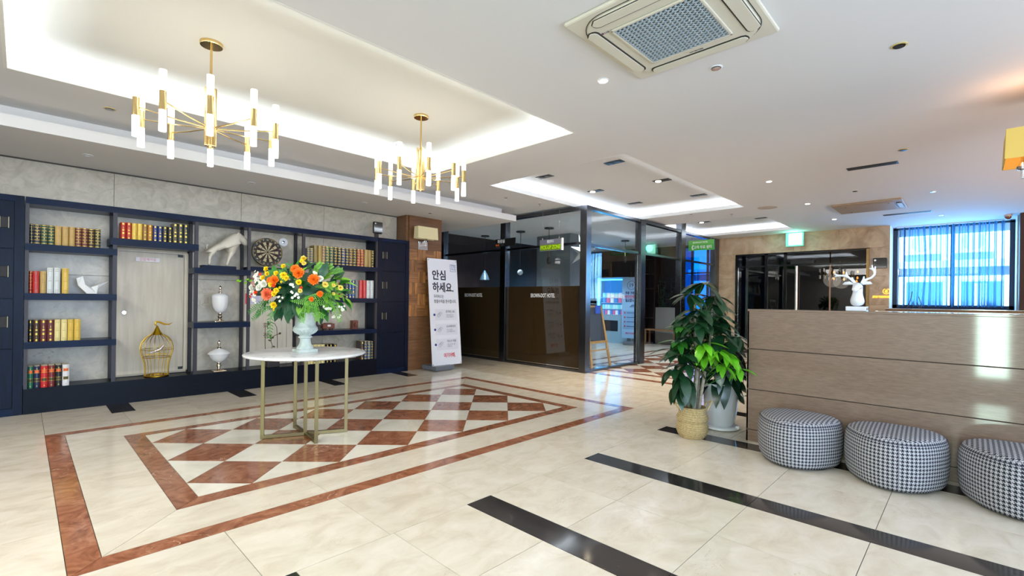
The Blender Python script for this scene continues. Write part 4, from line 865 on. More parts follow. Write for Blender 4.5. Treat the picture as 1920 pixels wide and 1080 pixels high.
for a, b_, c_ in (((300, 330, .1), (190, 300, .1), (85, 305, .1)),):
    MB().tube([fl(*a), fl(*b_), fl(*c_)], .002, 5).build('stem', M_LM, fb)
    for x, y in ((190, 300), (150, 320), (85, 300), (100, 310), (165, 290)): put(LV[2], 'leaf', fb, fl(x, y, .1), -RV + UPV * rnd.uniform(-.6, .6), -FV, .5)
MB().lathe([(0, -.13), (.08, -.12), (.17, -.05), (.20, .04), (.18, .12), (.12, .2), (.04, .25), (0, .26)], (UX, UY, 1.22), 16).build('inner_foliage', M_LD, fb, smooth=True)

# ================================================================ CHANDELIERS
M_TUBE = plain('frosted_tube', (255, 250, 240), .4, emit=(255, 249, 238), estr=1.7); M_TUBEH = plain('frosted_tube_lit', (255, 250, 240), .4, emit=(255, 246, 230), estr=8)
def chandelier(cx, cy, a0, hot, label):
    o = thing('chandelier', label, 'chandelier', (cx, cy, 2.36), 'brass tube chandeliers')
    MB().lathe([(.072, 3.095), (.074, 3.10), (.074, 3.119)], (cx, cy, 0), 36).build('canopy', M_GOLD, o, smooth=True)
    MB().cyl((cx, cy, 2.7), (cx, cy, 3.1), .009, 12).build('rod', M_GOLD, o, smooth=True)
    for k in range(6):
        a = k * PI / 3 + .3; MB().cyl((cx + .027 * math.cos(a), cy + .027 * math.sin(a), 2.36), (cx + .027 * math.cos(a), cy + .027 * math.sin(a), 2.79 - .03 * (k % 2)), .0155, 14).build('core_tube', M_GOLD, o, smooth=True)
    MB().lathe([(0, -.012), (.010, -.008), (.012, 0)], (cx, cy, 2.362), 10).build('finial', M_GOLD, o, smooth=True)
    RR = .44
    for k in range(10):
        a = R(a0 + 36 * k); c, s_ = math.cos(a), math.sin(a); zt = 2.51; z1 = 2.49
        ar = MB().tube([(cx + .03 * c, cy + .03 * s_, z1), (cx + .22 * c, cy + .22 * s_, z1 + .004), (cx + RR * c, cy + RR * s_, zt)], .0048, 8).build('arm', M_GOLD, o, smooth=True)
        x, y = cx + RR * c, cy + RR * s_
        MB().cyl((x, y, zt - .066), (x, y, zt + .066), .0205, 18).build('sleeve', M_GOLD, ar, smooth=True)
        for sg in (-1, 1):
            mt = M_TUBEH if (k, sg) in hot else M_TUBE
            MB().cyl((x, y, zt + sg * .062), (x, y, zt + sg * .198), .0215, 18).build('glass_tube', mt, ar, smooth=True)
    return o
hotA = {(0, -1), (2, 1), (2, -1), (8, 1), (8, -1), (5, 1), (5, -1), (4, -1)}
chandelier(.955, 4.05, -103.6, {(2, 1), (2, -1), (5, 1), (5, -1), (8, 1), (8, -1)}, 'brass tube chandelier nearer the left over the marble table')
chandelier(2.815, 4.05, -115, {(0, -1), (2, -1), (4, 1), (6, -1), (8, 1), (8, -1), (1, -1)}, 'brass tube chandelier farther right beside the cove corner')
for cx in (.955, 2.815): light('chandelier_glow', 'POINT', (cx, 4.05, 2.25), 9, (1, .90, .76), size=.3)

# ================================================================ CEILING FITTINGS
M_LAMP = plain('lamp_lit', (255, 250, 235), .4, emit=(255, 236, 205), estr=22)
def downlight(x, y, z, label, lit, r=.045, col=None, power=12):
    o = thing('downlight', label, 'downlight', (x, y, z - .008), 'round downlights')
    MB().lathe([(r, 0), (r, -.004), (r * .78, -.006), (r * .70, .0)], (x, y, z), 24).build('trim_ring', col or M_WHITE, o, smooth=True)
    MB().lathe([(r * .70, -.001), (r * .45, .006), (0, .008)], (x, y, z - .009 + .001), 20).build('bulb', M_LAMP if lit else M_CHROME, o)
    if lit: light('downlight_beam', 'SPOT', (x, y, z - .03), power * 4, (1, .86, .68), size=.03, spot_size=R(95), spot_blend=.7)
    return o
M_YRING = plain('yellowed_ring', (206, 184, 120), .4)
for x, y, z, l, lit, c in ((3.09, 2.05, HC, 'lit round downlight left of the big ceiling air conditioner', True, None), (3.47, 1.34, HC, 'unlit chrome downlight just right of the big air conditioner corner', False, None), (3.97, .354, HC, 'yellow-rimmed downlight at the upper right of the ceiling', False, M_YRING),
                        (7.19, 2.03, HC, 'lit downlight nearest of three in a row over the counter end', True, None), (9.2, 2.0, HC, 'lit downlight middle of three in a row over the counter end', True, None), (11.2, 1.97, HC, 'lit downlight farthest of three in a row near the green exit light', True, None),
                        (6.67, .55, HC, 'small yellow-rimmed downlight over the reception', False, M_YRING), (8.62, 1.26, HC, 'unlit downlight before the flat far air conditioner', False, None), (9.38, .425, HC, 'small downlight right of the flat far air conditioner', False, None), (11.9, .416, HC, 'small downlight before the curtained window', False, None),
                        (.465, 6.66, 2.71, 'downlight in the soffit, nearest the left edge', False, None), (2.03, 6.64, 2.71, 'downlight in the soffit above the bookcase middle', False, None), (3.62, 6.67, 2.71, 'downlight in the soffit near the black tablet', False, None), (4.78, 6.58, 2.71, 'downlight in the soffit before the walnut pillar', False, None), (.54, 5.67, HC, 'gold-rimmed downlight between soffit and cove', False, M_YRING)):
    downlight(x, y, z, l, lit, col=c)
def twin(x, y, z, label, lit):
    o = thing('twin_spotlight', label, 'spotlight', (x, y, z - .01), 'black twin recessed spotlights')
    MB().box(x - .065, y - .13, z - .006, x + .065, y + .13, z).build('frame', M_BLACK, o)
    for s_ in (-1, 1): MB().cyl((x, y + s_ * .062, z - .012), (x, y + s_ * .062, z - .006), .042, 18).build('lamp', (M_LAMP if (lit and s_ > 0) else plain('lamp_dark', (70, 66, 62), .3, .6)), o)
    if lit: light('spot_beam', 'SPOT', (x, y, z - .03), 190, (1, .84, .62), size=.03, spot_size=R(90), spot_blend=.8)
for x, y, l, lit in ((5.50, 3.457, 'black twin spotlight at the near right of the middle cove', False), (5.456, 4.63, 'black twin spotlight at the near left of the middle cove', False), (6.73, 4.58, 'lit twin spotlight in the left row of the middle cove', True), (6.8, 3.42, 'lit twin spotlight in the right row of the middle cove', True), (8.155, 3.42, 'black twin spotlight at the far right of the middle cove', False), (8.05, 4.59, 'black twin spotlight at the far left of the middle cove', False)): twin(x, y, HI, l, lit)
twin(10.95, 4.45, HI, 'lit twin spotlight in the farthest cove above the glass posts', True); twin(11.2, 3.3, HI, 'dark twin spotlight in the farthest cove above the doors', False)
def slot(x, y, w_, label):
    o = thing('linear_diffuser', label, 'air vent', (x, y, HC - .006), 'black linear ceiling diffusers')
    MB().box(x - .07, y - w_ / 2, HC - .004, x + .07, y + w_ / 2, HC).build('frame', M_BLACK, o)
    for k in range(2): MB().box(x - .035 + .05 * k, y - w_ / 2 + .02, HC - .008, x - .02 + .05 * k, y + w_ / 2 - .02, HC - .004).build('blade', plain('dark_blade', (60, 58, 60), .4), o)
slot(7.20, .886, .50, 'black slot diffuser in the ceiling before the far air conditioner'); slot(11.3, .862, .70, 'black slot diffuser in the ceiling near the window')
sd_ = thing('smoke_detector', 'round white smoke detector in the main cove beside the second chandelier', 'smoke detector', (3.126, 4.95, HI - .04)); MB().lathe([(.055, 0), (.058, -.012), (.045, -.03), (.02, -.036)], (3.126, 4.95, HI), 24).build('housing', M_WHITE, sd_, smooth=True); MB().cyl((3.126, 4.95, HI - .044), (3.126, 4.95, HI - .036), .018, 12).build('sensor', M_BLACK, sd_)
sp = thing('ceiling_speaker', 'round flush ceiling speaker between the two far coves', 'speaker', (9.14, 2.6, HC - .01)); MB().lathe([(.16, 0), (.16, -.006), (.145, -.008), (.145, -.003), (0, -.003)], (9.14, 2.6, HC), 32).build('grille', plain('speaker_beige', (190, 178, 166), .6), sp, smooth=True)
for i, (x, y) in enumerate(((8.95, 3.9), (9.4, 3.3), (5.55, 5.55), (6.3, 5.45))):
    s0 = thing('sprinkler', 'small sprinkler head on the ceiling ' + ('between the far coves, left', 'between the far coves, right', 'above the pick-up sign, nearer', 'above the pick-up sign, farther')[i], 'sprinkler', (x, y, HC - .035), 'ceiling sprinklers')
    MB().lathe([(.028, 0), (.024, -.006), (.007, -.008), (.006, -.03), (.014, -.032), (.014, -.035)], (x, y, HC), 12).build('head', M_CHROME, s0)
cm = thing('dome_camera', 'small white dome camera on the ceiling by the window', 'camera', (12.6, -.47, HC - .09)); MB().lathe([(.055, 0), (.055, -.03), (.05, -.035)], (12.6, -.47, HC), 20).build('mount', plain('cam_beige', (206, 186, 170), .4), cm, smooth=True); MB().lathe([(.048, -.035), (.045, -.06), (.028, -.082), (0, -.09)], (12.6, -.47, HC), 20).build('dome', plain('cam_dome', (120, 80, 60), .1), cm, smooth=True)

# air conditioners
M_ACW = plain('ac_ivory', (214, 208, 190), .5, noise=.03, nscale=3); M_ACG = plain('ac_grid', (176, 188, 194), .5)
def rrect(cx, cy, a, r, n=6):
    out = []
    for qx, qy, s0 in ((1, 1, 0), (-1, 1, 1), (-1, -1, 2), (1, -1, 3)):
        for i in range(n + 1):
            t = (s0 + i / n) * PI / 2; out.append((cx + qx * (a - r) + r * math.cos(t), cy + qy * (a - r) + r * math.sin(t)))
    return out
ac = thing('air_conditioner', 'large square ivory ceiling air conditioner with grid intake above the lobby', 'air conditioner', (2.757, 1.335, 2.885))
AX, AY = 2.757, 1.335
MB().prism(rrect(AX, AY, .475, .02), 2.925, HC).build('outer_frame', M_ACW, ac, bevel=.012)
MB().prism(rrect(AX, AY, .425, .20, 10), 2.912, 2.926).build('face_panel', M_ACW, ac, bevel=.008)
MB().tube([(x, y, 2.9255) for x, y in rrect(AX, AY, .432, .205, 10)], .003, 6, closed=True).build('seam', M_BLACK, ac)
for k in range(4):
    a = k * PI / 2; c, s_ = math.cos(a), math.sin(a)
    def rp(x, y): return (AX + x * c - y * s_, AY + x * s_ + y * c)
    def slotp(hw, x0, x1, rad=.03):
        p = [(x0, -hw + rad), (x0 + rad * .3, -hw + rad * .3), (x0 + rad, -hw), (x1 - rad, -hw), (x1, -hw + rad), (x1, hw - rad), (x1 - rad, hw), (x0 + rad, hw), (x0 + rad * .3, hw - rad * .3), (x0, hw - rad)]
        return [rp(*q) for q in p]
    MB().prism(slotp(.325, .335, .420), 2.909, 2.913).build('air_slot', M_BLACK, ac); MB().prism(slotp(.318, .345, .418), 2.904, 2.9092).build('flap', M_ACW, ac, bevel=.002)
MB().prism(rrect(AX, AY, .262, .03), 2.9105, 2.9125).build('intake_back', plain('intake_dark', (34, 34, 36), .9), ac)
g_ = MB()
nb = 17
for k in range(nb + 1):
    t = -.25 + .5 * k / nb; g_.box(AX + t - .0045, AY - .252, 2.902, AX + t + .0045, AY + .252, 2.911); g_.box(AX - .252, AY + t - .0045, 2.902, AX + .252, AY + t + .0045, 2.911)
g_.build('intake_grid', M_ACG, ac, kind='stuff')
g_ = MB(); 
for b in ((-.27, -.27, .27, -.25), (-.27, .25, .27, .27), (-.27, -.27, -.25, .27), (.25, -.27, .27, .27)): g_.box(AX + b[0], AY + b[1], 2.901, AX + b[2], AY + b[3], 2.912)
g_.build('grid_frame', M_ACW, ac, bevel=.006)
text('logo', 'LG', .022, (AX - .335 + .07, AY + .295, 2.9105), (PI, 0, R(-90)), plain('logo_grey', (90, 90, 100), .5), ac, .03, .0006); MB().cyl((AX - .295 + .03, AY + .325, 2.9095), (AX - .295 + .03, AY + .325, 2.912), .009, 14).build('logo_disc', plain('logo_purple', (110, 60, 90), .5), ac)
text('logo', 'INVERTER', .018, (AX + .315, AY - .02, 2.9105), (PI, 0, R(-90)), plain('logo_grey', (90, 90, 100), .5), ac, .09, .0006)
a2 = thing('air_conditioner', 'flat beige ceiling air conditioner over the far reception end', 'air conditioner', (10.07, 1.27, 2.90))
M_ACB = plain('ac_beige', (168, 146, 122), .5)
MB().prism(rrect(10.07, 1.27, .475, .02), 2.922, HC).build('outer_frame', M_ACB, a2, bevel=.01); MB().prism(rrect(10.07, 1.27, .36, .03), 2.914, 2.923).build('intake_panel', M_ACB, a2, bevel=.004)
MB().prism([(9.85, .82), (10.29, .82), (10.31, .86), (10.29, .89), (9.85, .89), (9.83, .86)], 2.912, 2.9225).build('air_slot', M_BLACK, a2); MB().prism([(9.86, .825), (10.28, .825), (10.28, .882), (9.86, .882)], 2.906, 2.913).build('flap', plain('ac_white', (200, 214, 232), .4), a2)
for x, y in ((9.78, 1.56), (9.78, .98), (10.36, 1.56)): MB().cyl((x, y, 2.910), (x, y, 2.915), .012, 10).build('screw_cap', M_BLACK, a2)

# ================================================================ GLASS PARTITION
gp_ = thing('glass_partition', 'dark steel framed glass partition of the lounge', 'partition', (6.85, 4.86, 0), kind='structure')
def post(x0, y0, x1, y1, z1=2.925): box('post', M_STEEL, (x0, y0, 0, x1, y1, z1), gp_, bevel=.003)
post(6.785, 4.79, 6.925, 4.93); post(6.79, 6.78, 6.925, 6.93); post(6.79, 8.80, 6.925, 8.96)
post(8.67, 4.79, 8.86, 4.93); post(10.52, 4.79, 10.75, 4.93, HI - .004); post(12.52, 4.79, 12.78, 4.93)
def rail(b): box('rail', M_STEEL, b, gp_, bevel=.002)
for y0, y1 in ((4.93, 6.78), (6.93, 8.80)):
    rail((6.80, y0, 2.865, 6.91, y1, 2.925)); rail((6.82, y0, 2.255, 6.89, y1, 2.298)); rail((6.80, y0, 0, 6.90, y1, .045))
    box('pane', M_GLASS, (6.85, y0, 1.523, 6.858, y1, 2.255), gp_); box('pane', M_GLASS, (6.85, y0, 2.298, 6.858, y1, 2.865), gp_)
    box('film_pane', M_BRGLASS, (6.85, y0, .045, 6.858, y1, 1.523), gp_, label='brown film covered lower pane')
    box('edge_strip', M_CHROME, (6.842, y0 + .03, .055, 6.848, y1 - .03, .063), gp_)
for x0, x1, low in ((6.925, 8.67, 1), (8.86, 10.52, 0), (10.75, 12.52, 1)):
    rail((x0, 4.80, 2.865, x1, 4.90, 2.925)); rail((x0, 4.82, 2.222, x1, 4.89, 2.268))
    box('pane', M_GLASS, (x0, 4.85, 2.268, x1, 4.858, 2.865), gp_)
    if low: rail((x0, 4.81, 0, x1, 4.89, .045)); box('pane', M_GLASS, (x0, 4.85, .045, x1, 4.858, 2.222), gp_)
box('edge_strip', M_CHROME, (8.63, 4.842, .05, 8.65, 4.85, 2.2), gp_)
text('lettering', 'BROWN-DOT HOTEL', .105, (6.846, 7.807, 1.35), FACE_X, M_TEXTW, gp_, .583, .0008, bold=.0022); text('lettering', 'BROWN-DOT HOTEL', .105, (6.846, 5.828, 1.346), FACE_X, M_TEXTW, gp_, .597, .0008, bold=.0022)
text('lettering', 'BROWN-DOT HOTEL', .105, (7.857, 4.846, 1.35), FACE_Y, M_TEXTW, gp_, .588, .0008, bold=.0022)

# hanging signs
def hsign(name, label, x, y0, y1, z0, z1, mat, wires=True):
    o = thing(name, label, 'sign', (x, (y0 + y1) / 2, z0), 'hanging signs')
    box('board', mat, (x - .01, y0, z0, x + .01, y1, z1), o)
    for y in (y0 + .12 * (y1 - y0), y1 - .12 * (y1 - y0)): MB().cyl((x, y, z1 - .01), (x, y, HC), .0016, 5).build('wire', M_CHROME, o); MB().cyl((x, y, z1 - .005), (x, y, z1 + .03), .006, 8).build('clip', M_CHROME, o)
    return o
o = hsign('hanging_sign', 'black hanging toilet sign in white Korean letters before the dark glass', 6.6, 6.322, 6.865, 2.308, 2.463, M_BLACK)
text('lettering', '화장실', .075, (6.588, 6.70, 2.408), FACE_X, M_TEXTW, o, .20, .0008, bold=.002)
text('arrow', '◀◀', .05, (6.588, 6.81, 2.34), FACE_X, plain('orange', (240, 110, 40), .5), o, .10, .0008); text('lettering', 'Toilet', .03, (6.588, 6.66, 2.338), FACE_X, plain('grey_print', (120, 122, 134), .6), o, .07, .0008)
o = hsign('hanging_sign', 'grey hanging pick-up zone sign with lime lettering', 6.6, 5.19, 5.692, 2.153, 2.358, plain('sign_grey', (128, 124, 138), .5))
box('end_cap', M_WHITE, (6.58, 5.167, 2.150, 6.62, 5.192, 2.362), o)
text('lettering', '웰컴푸드', .06, (6.588, 5.44, 2.315), FACE_X, M_TEXTW, o, .16, .0008, bold=.0015)
LIME = plain('lime', (196, 240, 10), .5)
box('lime_panel', plain('lime_dark', (122, 150, 20), .5), (6.5885, 5.20, 2.162, 6.590, 5.682, 2.262), o); text('lettering', 'PICK-UP ZONE', .095, (6.586, 5.44, 2.212), FACE_X, LIME, o, .46, .0008, bold=.003)  # panel in a darker lime behind the lettering
o = hsign('hanging_sign', 'green hanging sign with white Korean lettering before the lounge doorway', 9.5, 3.66, 4.175, 2.31, 2.515, plain('sign_green', (66, 166, 62), .5))
box('top_band', plain('sign_green_light', (98, 178, 80), .5), (9.486, 3.66, 2.425, 9.489, 4.175, 2.515), o)
text('lettering', 'BROWN-DOT HOTEL', .045, (9.484, 3.93, 2.468), FACE_X, M_TEXTW, o, .30, .0008, bold=.001); text('arrow', '《', .10, (9.484, 4.11, 2.365), FACE_X, M_TEXTW, o, .05, .0008, bold=.003); text('lettering', '고객 무료 쉼터', .075, (9.484, 3.88, 2.368), FACE_X, M_TEXTW, o, .36, .0008, bold=.0015)

# ================================================================ LOUNGE BEHIND THE GLASS
M_COL = plain('lounge_column', (112, 120, 124), .4, noise=.05, nscale=2)
lc = thing('lounge_column', 'pale square column inside the dark lounge behind the brown glass', 'column', (9.9, 7.75, 0)); box('shaft', M_COL, (9.5, 7.2, 0, 10.3, 8.3, 2.949), lc)
vm = thing('vending_machine', 'blue-lit vending machine with rows of products inside the lounge', 'vending machine', (12.8, 7.87, 0))
M_VM = plain('vending_white', (150, 186, 206), .4)
v = MB(); v.box(12.5, 7.33, 0, 13.1, 8.42, .84); v.box(12.5, 7.33, 1.93, 13.1, 8.42, 1.99); v.box(12.5, 7.33, .84, 13.1, 7.38, 1.93); v.box(12.5, 8.37, .84, 13.1, 8.42, 1.93); v.box(12.9, 7.38, .84, 13.1, 8.37, 1.93); v.build('cabinet', M_VM, vm)
M_LEDB = plain('led_blue', (60, 190, 255), .4, emit=(60, 190, 255), estr=9)
box('led_tube', M_LEDB, (12.47, 8.30, .95, 12.50, 8.345, 1.95), vm); box('led_tube', M_LEDB, (12.47, 7.4, 1.90, 12.50, 8.3, 1.925), vm)
box('tray_recess', plain('vm_dark', (34, 44, 54), .4), (12.49, 7.65, .36, 12.502, 8.20, .68), vm); box('back_glow', plain('vm_back', (30, 90, 140), .5, emit=(30, 120, 190), estr=.8), (12.86, 7.38, .84, 12.9, 8.37, 1.93), vm)
pc = [(220, 236, 240), (120, 210, 220), (210, 110, 150), (170, 230, 225), (70, 140, 210), (190, 220, 235)]
for r_, z in enumerate((.86, 1.03, 1.22, 1.38)):
    box('product_shelf', plain('vm_shelf', (200, 220, 230), .4), (12.55, 7.39, z - .012, 12.85, 8.28, z), vm)
for r_, z in enumerate((.86, 1.03, 1.22, 1.38)):
    n = 9 if r_ < 2 else 6
    for k in range(n):
        y = 7.43 + (8.26 - 7.43) * (k + .5) / n; c = pc[(k * 2 + r_ * 3) % 6]
        o = tag(MB().prism([(12.57, y - .3 / n), (12.63, y - .3 / n), (12.63, y + .3 / n), (12.57, y + .3 / n)], z, z + (.13 if r_ < 2 else .14)).build('snack_pack', plain('pack_%d_%d_%d' % c, c, .4, emit=c, estr=.35), bevel=.008), 'bright snack pack in the blue-lit vending machine, %s of row %s from the bottom' % (ORDN[k], ORDN[r_]), 'snack', 'snack packs in the vending machine')
light('vending_glow', 'AREA', (12.40, 7.85, 1.45), 5, (.10, .55, 1), rot=(R(90), 0, R(90)), size=.8, size_y=1.1)
def banner2():
    o = thing('standing_banner', 'pale blue standing banner with age nineteen mark inside the lounge', 'banner', (12.28, 7.1, 0))
    box('foot', plain('grey_plastic', (104, 110, 120), .5), (12.20, 6.85, .0, 12.47, 7.30, .10), o, bevel=.02); MB().tube([(12.36, 7.1, .1), (12.33, 7.1, 1.8)], .01, 6).build('support_pole', M_CHROME, o)
    box('banner_sheet', plain('banner_blue_pale', (150, 190, 224), .4), (12.295, 6.79, .19, 12.302, 7.39, 1.97), o)
    X_ = 12.291
    MB().tube([(X_, 7.09 + .125 * math.cos(a), 1.73 + .125 * math.sin(a)) for a in [k * PI / 14 for k in range(28)]], .006, 5, closed=True).build('age_ring', plain('ring_plum', (70, 50, 110), .5), o)
    def t(b, s, y, z, m, w_, al='CENTER', bd=.001): text('lettering', b, s, (X_, y, z), FACE_X, m, o, w_, .0008, al, bold=bd)
    D = plain('navy_print', (24, 40, 96), .5); RR_ = plain('crimson_print', (196, 40, 90), .5)
    t('19', .16, 7.09, 1.73, D, .12); t('주류 구매 전', .10, 7.09, 1.50, D, .38, bd=.003); t('성인인증이', .10, 7.09, 1.395, RR_, .40, bd=.003); t('필요합니다!', .10, 7.09, 1.29, D, .38, bd=.003)
    t('성인인증 후\n구매가 가능합니다', .04, 7.0, 1.13, D, .28)
    box('notice_card', plain('banner_blue_deep', (130, 168, 204), .5), (12.292, 6.83, .45, 12.294, 7.35, .99), o)
    for k in range(4): z = .93 - .13 * k; MB().cyl((X_ - .002, 7.29, z), (X_ + .003, 7.29, z), .024, 12).build('number_dot', RR_, o); box('text_line', D, (X_, 6.87, z - .008, X_ + .002, 7.23, z + .008), o)
    t('여기어때', .07, 7.12, .33, RR_, .28); return o
banner2()
# easel with blackboard
ea = thing('blackboard_easel', 'pine easel holding a dark blackboard just inside the glass corner', 'easel', (7.62, 5.15, 0))
def stick(a, b_, w_=.018, nm='leg'): bar(a, b_, w_).build(nm, M_PINE, ea, bevel=.002)
stick((7.915, 5.0, 0), (7.86, 5.20, 1.17)); stick((7.30, 5.0, 0), (7.36, 5.20, 1.17)); stick((7.61, 5.62, 0), (7.61, 5.22, 1.1), .014)
stick((7.34, 5.195, 1.155), (7.88, 5.195, 1.155), .018, 'top_rail'); stick((7.30, 5.08, .48), (7.92, 5.08, .48), .022, 'ledge'); stick((7.30, 5.055, .33), (7.91, 5.055, .33), .012, 'brace')
MB().add([(7.35, 5.095, .50), (7.875, 5.095, .50), (7.85, 5.19, 1.14), (7.375, 5.19, 1.14), (7.35, 5.105, .50), (7.875, 5.105, .50), (7.85, 5.20, 1.14), (7.375, 5.20, 1.14)], [(0, 1, 2, 3), (7, 6, 5, 4), (0, 4, 5, 1), (1, 5, 6, 2), (2, 6, 7, 3), (3, 7, 4, 0)]).build('blackboard', plain('slate', (58, 70, 84), .5), ea)
tag(box('blue_cloth', plain('blue_cloth', (20, 100, 230), .8), (7.60, 5.13, 1.02, 7.76, 5.155, 1.175), bevel=.006), 'small bright blue cloth hung over the easel top', 'cloth')
# folded paper star
star = thing('paper_star', 'large white folded paper star hanging behind the corner post', 'paper star', (8.0, 5.70, 1.86))
m = MB(); n_ = 7; vs = []
for k in range(n_):
    a = 2 * PI * k / n_ + .35; a2_ = a + PI / n_; a0_ = a - PI / n_
    T_ = (8.0, 5.74 + .33 * math.sin(a), 2.26 + .42 * math.cos(a)); I1 = (8.0, 5.74 + .12 * math.sin(a2_), 2.26 + .15 * math.cos(a2_)); I0 = (8.0, 5.74 + .12 * math.sin(a0_), 2.26 + .15 * math.cos(a0_))
    for sx in (-1, 1):
        C_0 = (8.0 + sx * .10, 5.71, 2.26); m.add([C_0, I0, T_, I1], [(0, 1, 2), (0, 2, 3)] if sx > 0 else [(0, 2, 1), (0, 3, 2)])
m.build('folded_paper', plain('paper_white', (222, 222, 214), .7), star); MB().cyl((8.0, 5.71, 2.62), (8.0, 5.71, HC), .002, 5).build('cord', M_BLACK, star)
# pendants
def pend(x, y, z, label, kind_):
    o = thing('pendant_lamp', label, 'pendant lamp', (x, y, z), 'lounge pendant lamps')
    MB().lathe([(.11, 0), (.11, -.03), (.0, -.032)], (x, y, HC), 24).build('canopy', M_BLACK, o, smooth=True)
    m = MB(); zz = HC - .03
    while zz > z + .30: m.tube([(x, y, zz), (x + .008, y, zz - .03), (x, y, zz - .06)], .006, 5); zz -= .055
    m.tube([(x, y, HC - .03), (x, y, z + .12)], .004, 5); m.build('chain', M_BLACK, o)
    if kind_ == 'bar':
        MB().cyl((x, y, z + .05), (x, y, z + .28), .012, 8).build('stem', M_GOLD, o); MB().lathe([(.03, 0), (.05, .06), (.05, .14), (.02, .17)], (x, y, z - .1), 14).build('shade', M_BLACK, o, smooth=True)
    elif kind_ == 'globe': MB().lathe([(0, -.07), (.04, -.058), (.068, -.02), (.068, .02), (.04, .058), (0, .07)], (x, y, z), 18).build('globe', plain('globe_glass', (190, 200, 206), .2), o, smooth=True)
    else: MB().lathe([(.13, -.12), (.10, -.02), (.045, .08), (.02, .13)], (x, y, z), 18).build('shade', plain('shade_steel', (120, 150, 166), .3, .5), o, smooth=True)
pend(8.5, 7.06, 2.20, 'black chain pendant right of the grey sign inside the lounge', 'bar'); pend(8.5, 7.965, 1.94, 'small globe pendant behind the steel post in the lounge', 'globe'); pend(8.5, 9.25, 1.90, 'bell-shaped pendant at the left of the dark lounge', 'bell')
pend(11.6, 6.9, 2.45, 'black pendant far inside the lounge, over the vending side', 'bar')
# bench, planter with bamboo
bn = thing('bench', 'low wooden bench beside the bamboo planter in the lounge', 'bench', (13.0, 6.55, 0))
M_BEN = wood('bench_wood', (112, 76, 46), (146, 104, 66), 'Y', .5, 6, .05)
box('seat', M_BEN, (12.86, 6.0, .42, 13.2, 7.0, .46), bn, bevel=.004)
for x in (12.88, 13.14):
    for y in (6.03, 6.93): box('leg', M_BEN, (x, y, 0, x + .04, y + .04, .42), bn)
pt_ = thing('planter', 'tall pale planter box behind the bench in the lounge', 'planter', (13.45, 6.45, 0)); box('box', plain('planter_white', (128, 124, 118), .6), (13.3, 6.05, 0, 13.6, 6.85, 1.10), pt_, bevel=.006)
bbm = thing('bamboo_plant', 'slender bamboo with narrow leaves growing over the pale planter', 'plant', (13.4, 6.4, 1.10))
BL_ = leaf_mesh('bamboo_leaf', .17, .026, plain('bamboo_green', (24, 70, 50), .5), .3)
for k in range(9):
    x = 13.34 + rnd.uniform(0, .10); y = 6.10 + rnd.uniform(0, .70); h = rnd.uniform(1.4, 2.1); zb = 1.10
    MB().tube([(x, y, zb), (x + rnd.uniform(-.05, .05), y + .02, h * .6), (x + rnd.uniform(-.08, .03), y + rnd.uniform(-.1, .1), h)], .007, 5).build('stem', plain('bamboo_stem', (40, 64, 40), .5), bbm)
    for q in range(15):
        z = rnd.uniform(.25 if zb < 1 else 1.15, h); a = rnd.uniform(0, 2 * PI); put(BL_, 'leaf', bbm, (x - .02, y, z), (math.cos(a) - .3, math.sin(a), rnd.uniform(-.3, .5)), (0, 0, 1), rnd.uniform(.7, 1.3))
# bookcase dark against the lounge wall
lb = thing('lounge_bookshelf', 'dark brown tall shelf against the lounge wall beside the blue windows', 'bookshelf', (13.5, 7.1, 0))
m = MB(); m.box(13.35, 6.9, 0, 13.69, 6.93, 2.9); m.box(13.35, 7.29, 0, 13.69, 7.32, 2.9); m.box(13.67, 6.93, 0, 13.69, 7.29, 2.9); m.build('frame', plain('shelf_brown', (50, 30, 24), .5), lb)
for z in (.3, .75, 1.2, 1.65, 2.1, 2.55): box('shelf', plain('shelf_brown', (50, 30, 24), .5), (13.35, 6.93, z, 13.67, 7.29, z + .02), lb)

# ================================================================ BLACK GLASS DOORS ON THE BACK WALL
bd_ = thing('door_1', 'wide black glass entrance doors with long steel pull handle', 'door', (12.80, 3.0, 0), kind='structure')
del bd_['category']
M_DF = plain('door_frame_black', (20, 20, 22), .2, .6); M_BF = plain('brass_frame', (132, 106, 66), .25, .8)
for b in ((4.33, 0, 4.375, 2.483), (3.61, 0, 3.68, 2.483), (3.20, 0, 3.26, 2.483)): box('frame', M_DF, (12.775, b[0], b[1], 12.83, b[2], b[3]), bd_)
box('frame', M_BF, (12.775, 1.60, 0, 12.83, 1.65, 2.483), bd_); box('frame', M_DF, (12.775, 1.65, 2.45, 12.83, 4.33, 2.483), bd_); box('transom_rail', M_DF, (12.78, 1.65, 2.16, 12.825, 4.33, 2.20), bd_)
for a, b_ in ((1.65, 2.30), (2.33, 3.20), (3.26, 3.61), (3.68, 4.33)):
    box('glass_leaf', M_DKGLASS, (12.80, a, .04, 12.812, b_, 2.16), bd_); box('transom_pane', M_DKGLASS, (12.80, a, 2.20, 12.812, b_, 2.45), bd_)
box('edge_strip', plain('copper_edge', (150, 120, 104), .3, .8), (12.79, 2.30, 0, 12.82, 2.33, 2.16), bd_); box('edge_strip', M_CHROME, (12.79, 3.655, .05, 12.795, 3.665, 2.14), bd_); box('edge_strip', M_CHROME, (12.79, 4.30, .05, 12.795, 4.31, 2.16), bd_)
hd = MB().cyl((12.73, 2.975, .35), (12.73, 2.975, 2.155), .034, 16).build('pull_handle', plain('brushed_steel', (228, 224, 218), .35, 1), bd_, smooth=True)
for z in (.5, 2.0): MB().cyl((12.73, 2.975, z), (12.80, 2.975, z), .012, 8).build('handle_mount', M_CHROME, hd)
box('door_closer', M_BLACK, (12.72, 2.62, 2.20, 12.80, 3.10, 2.28), bd_)
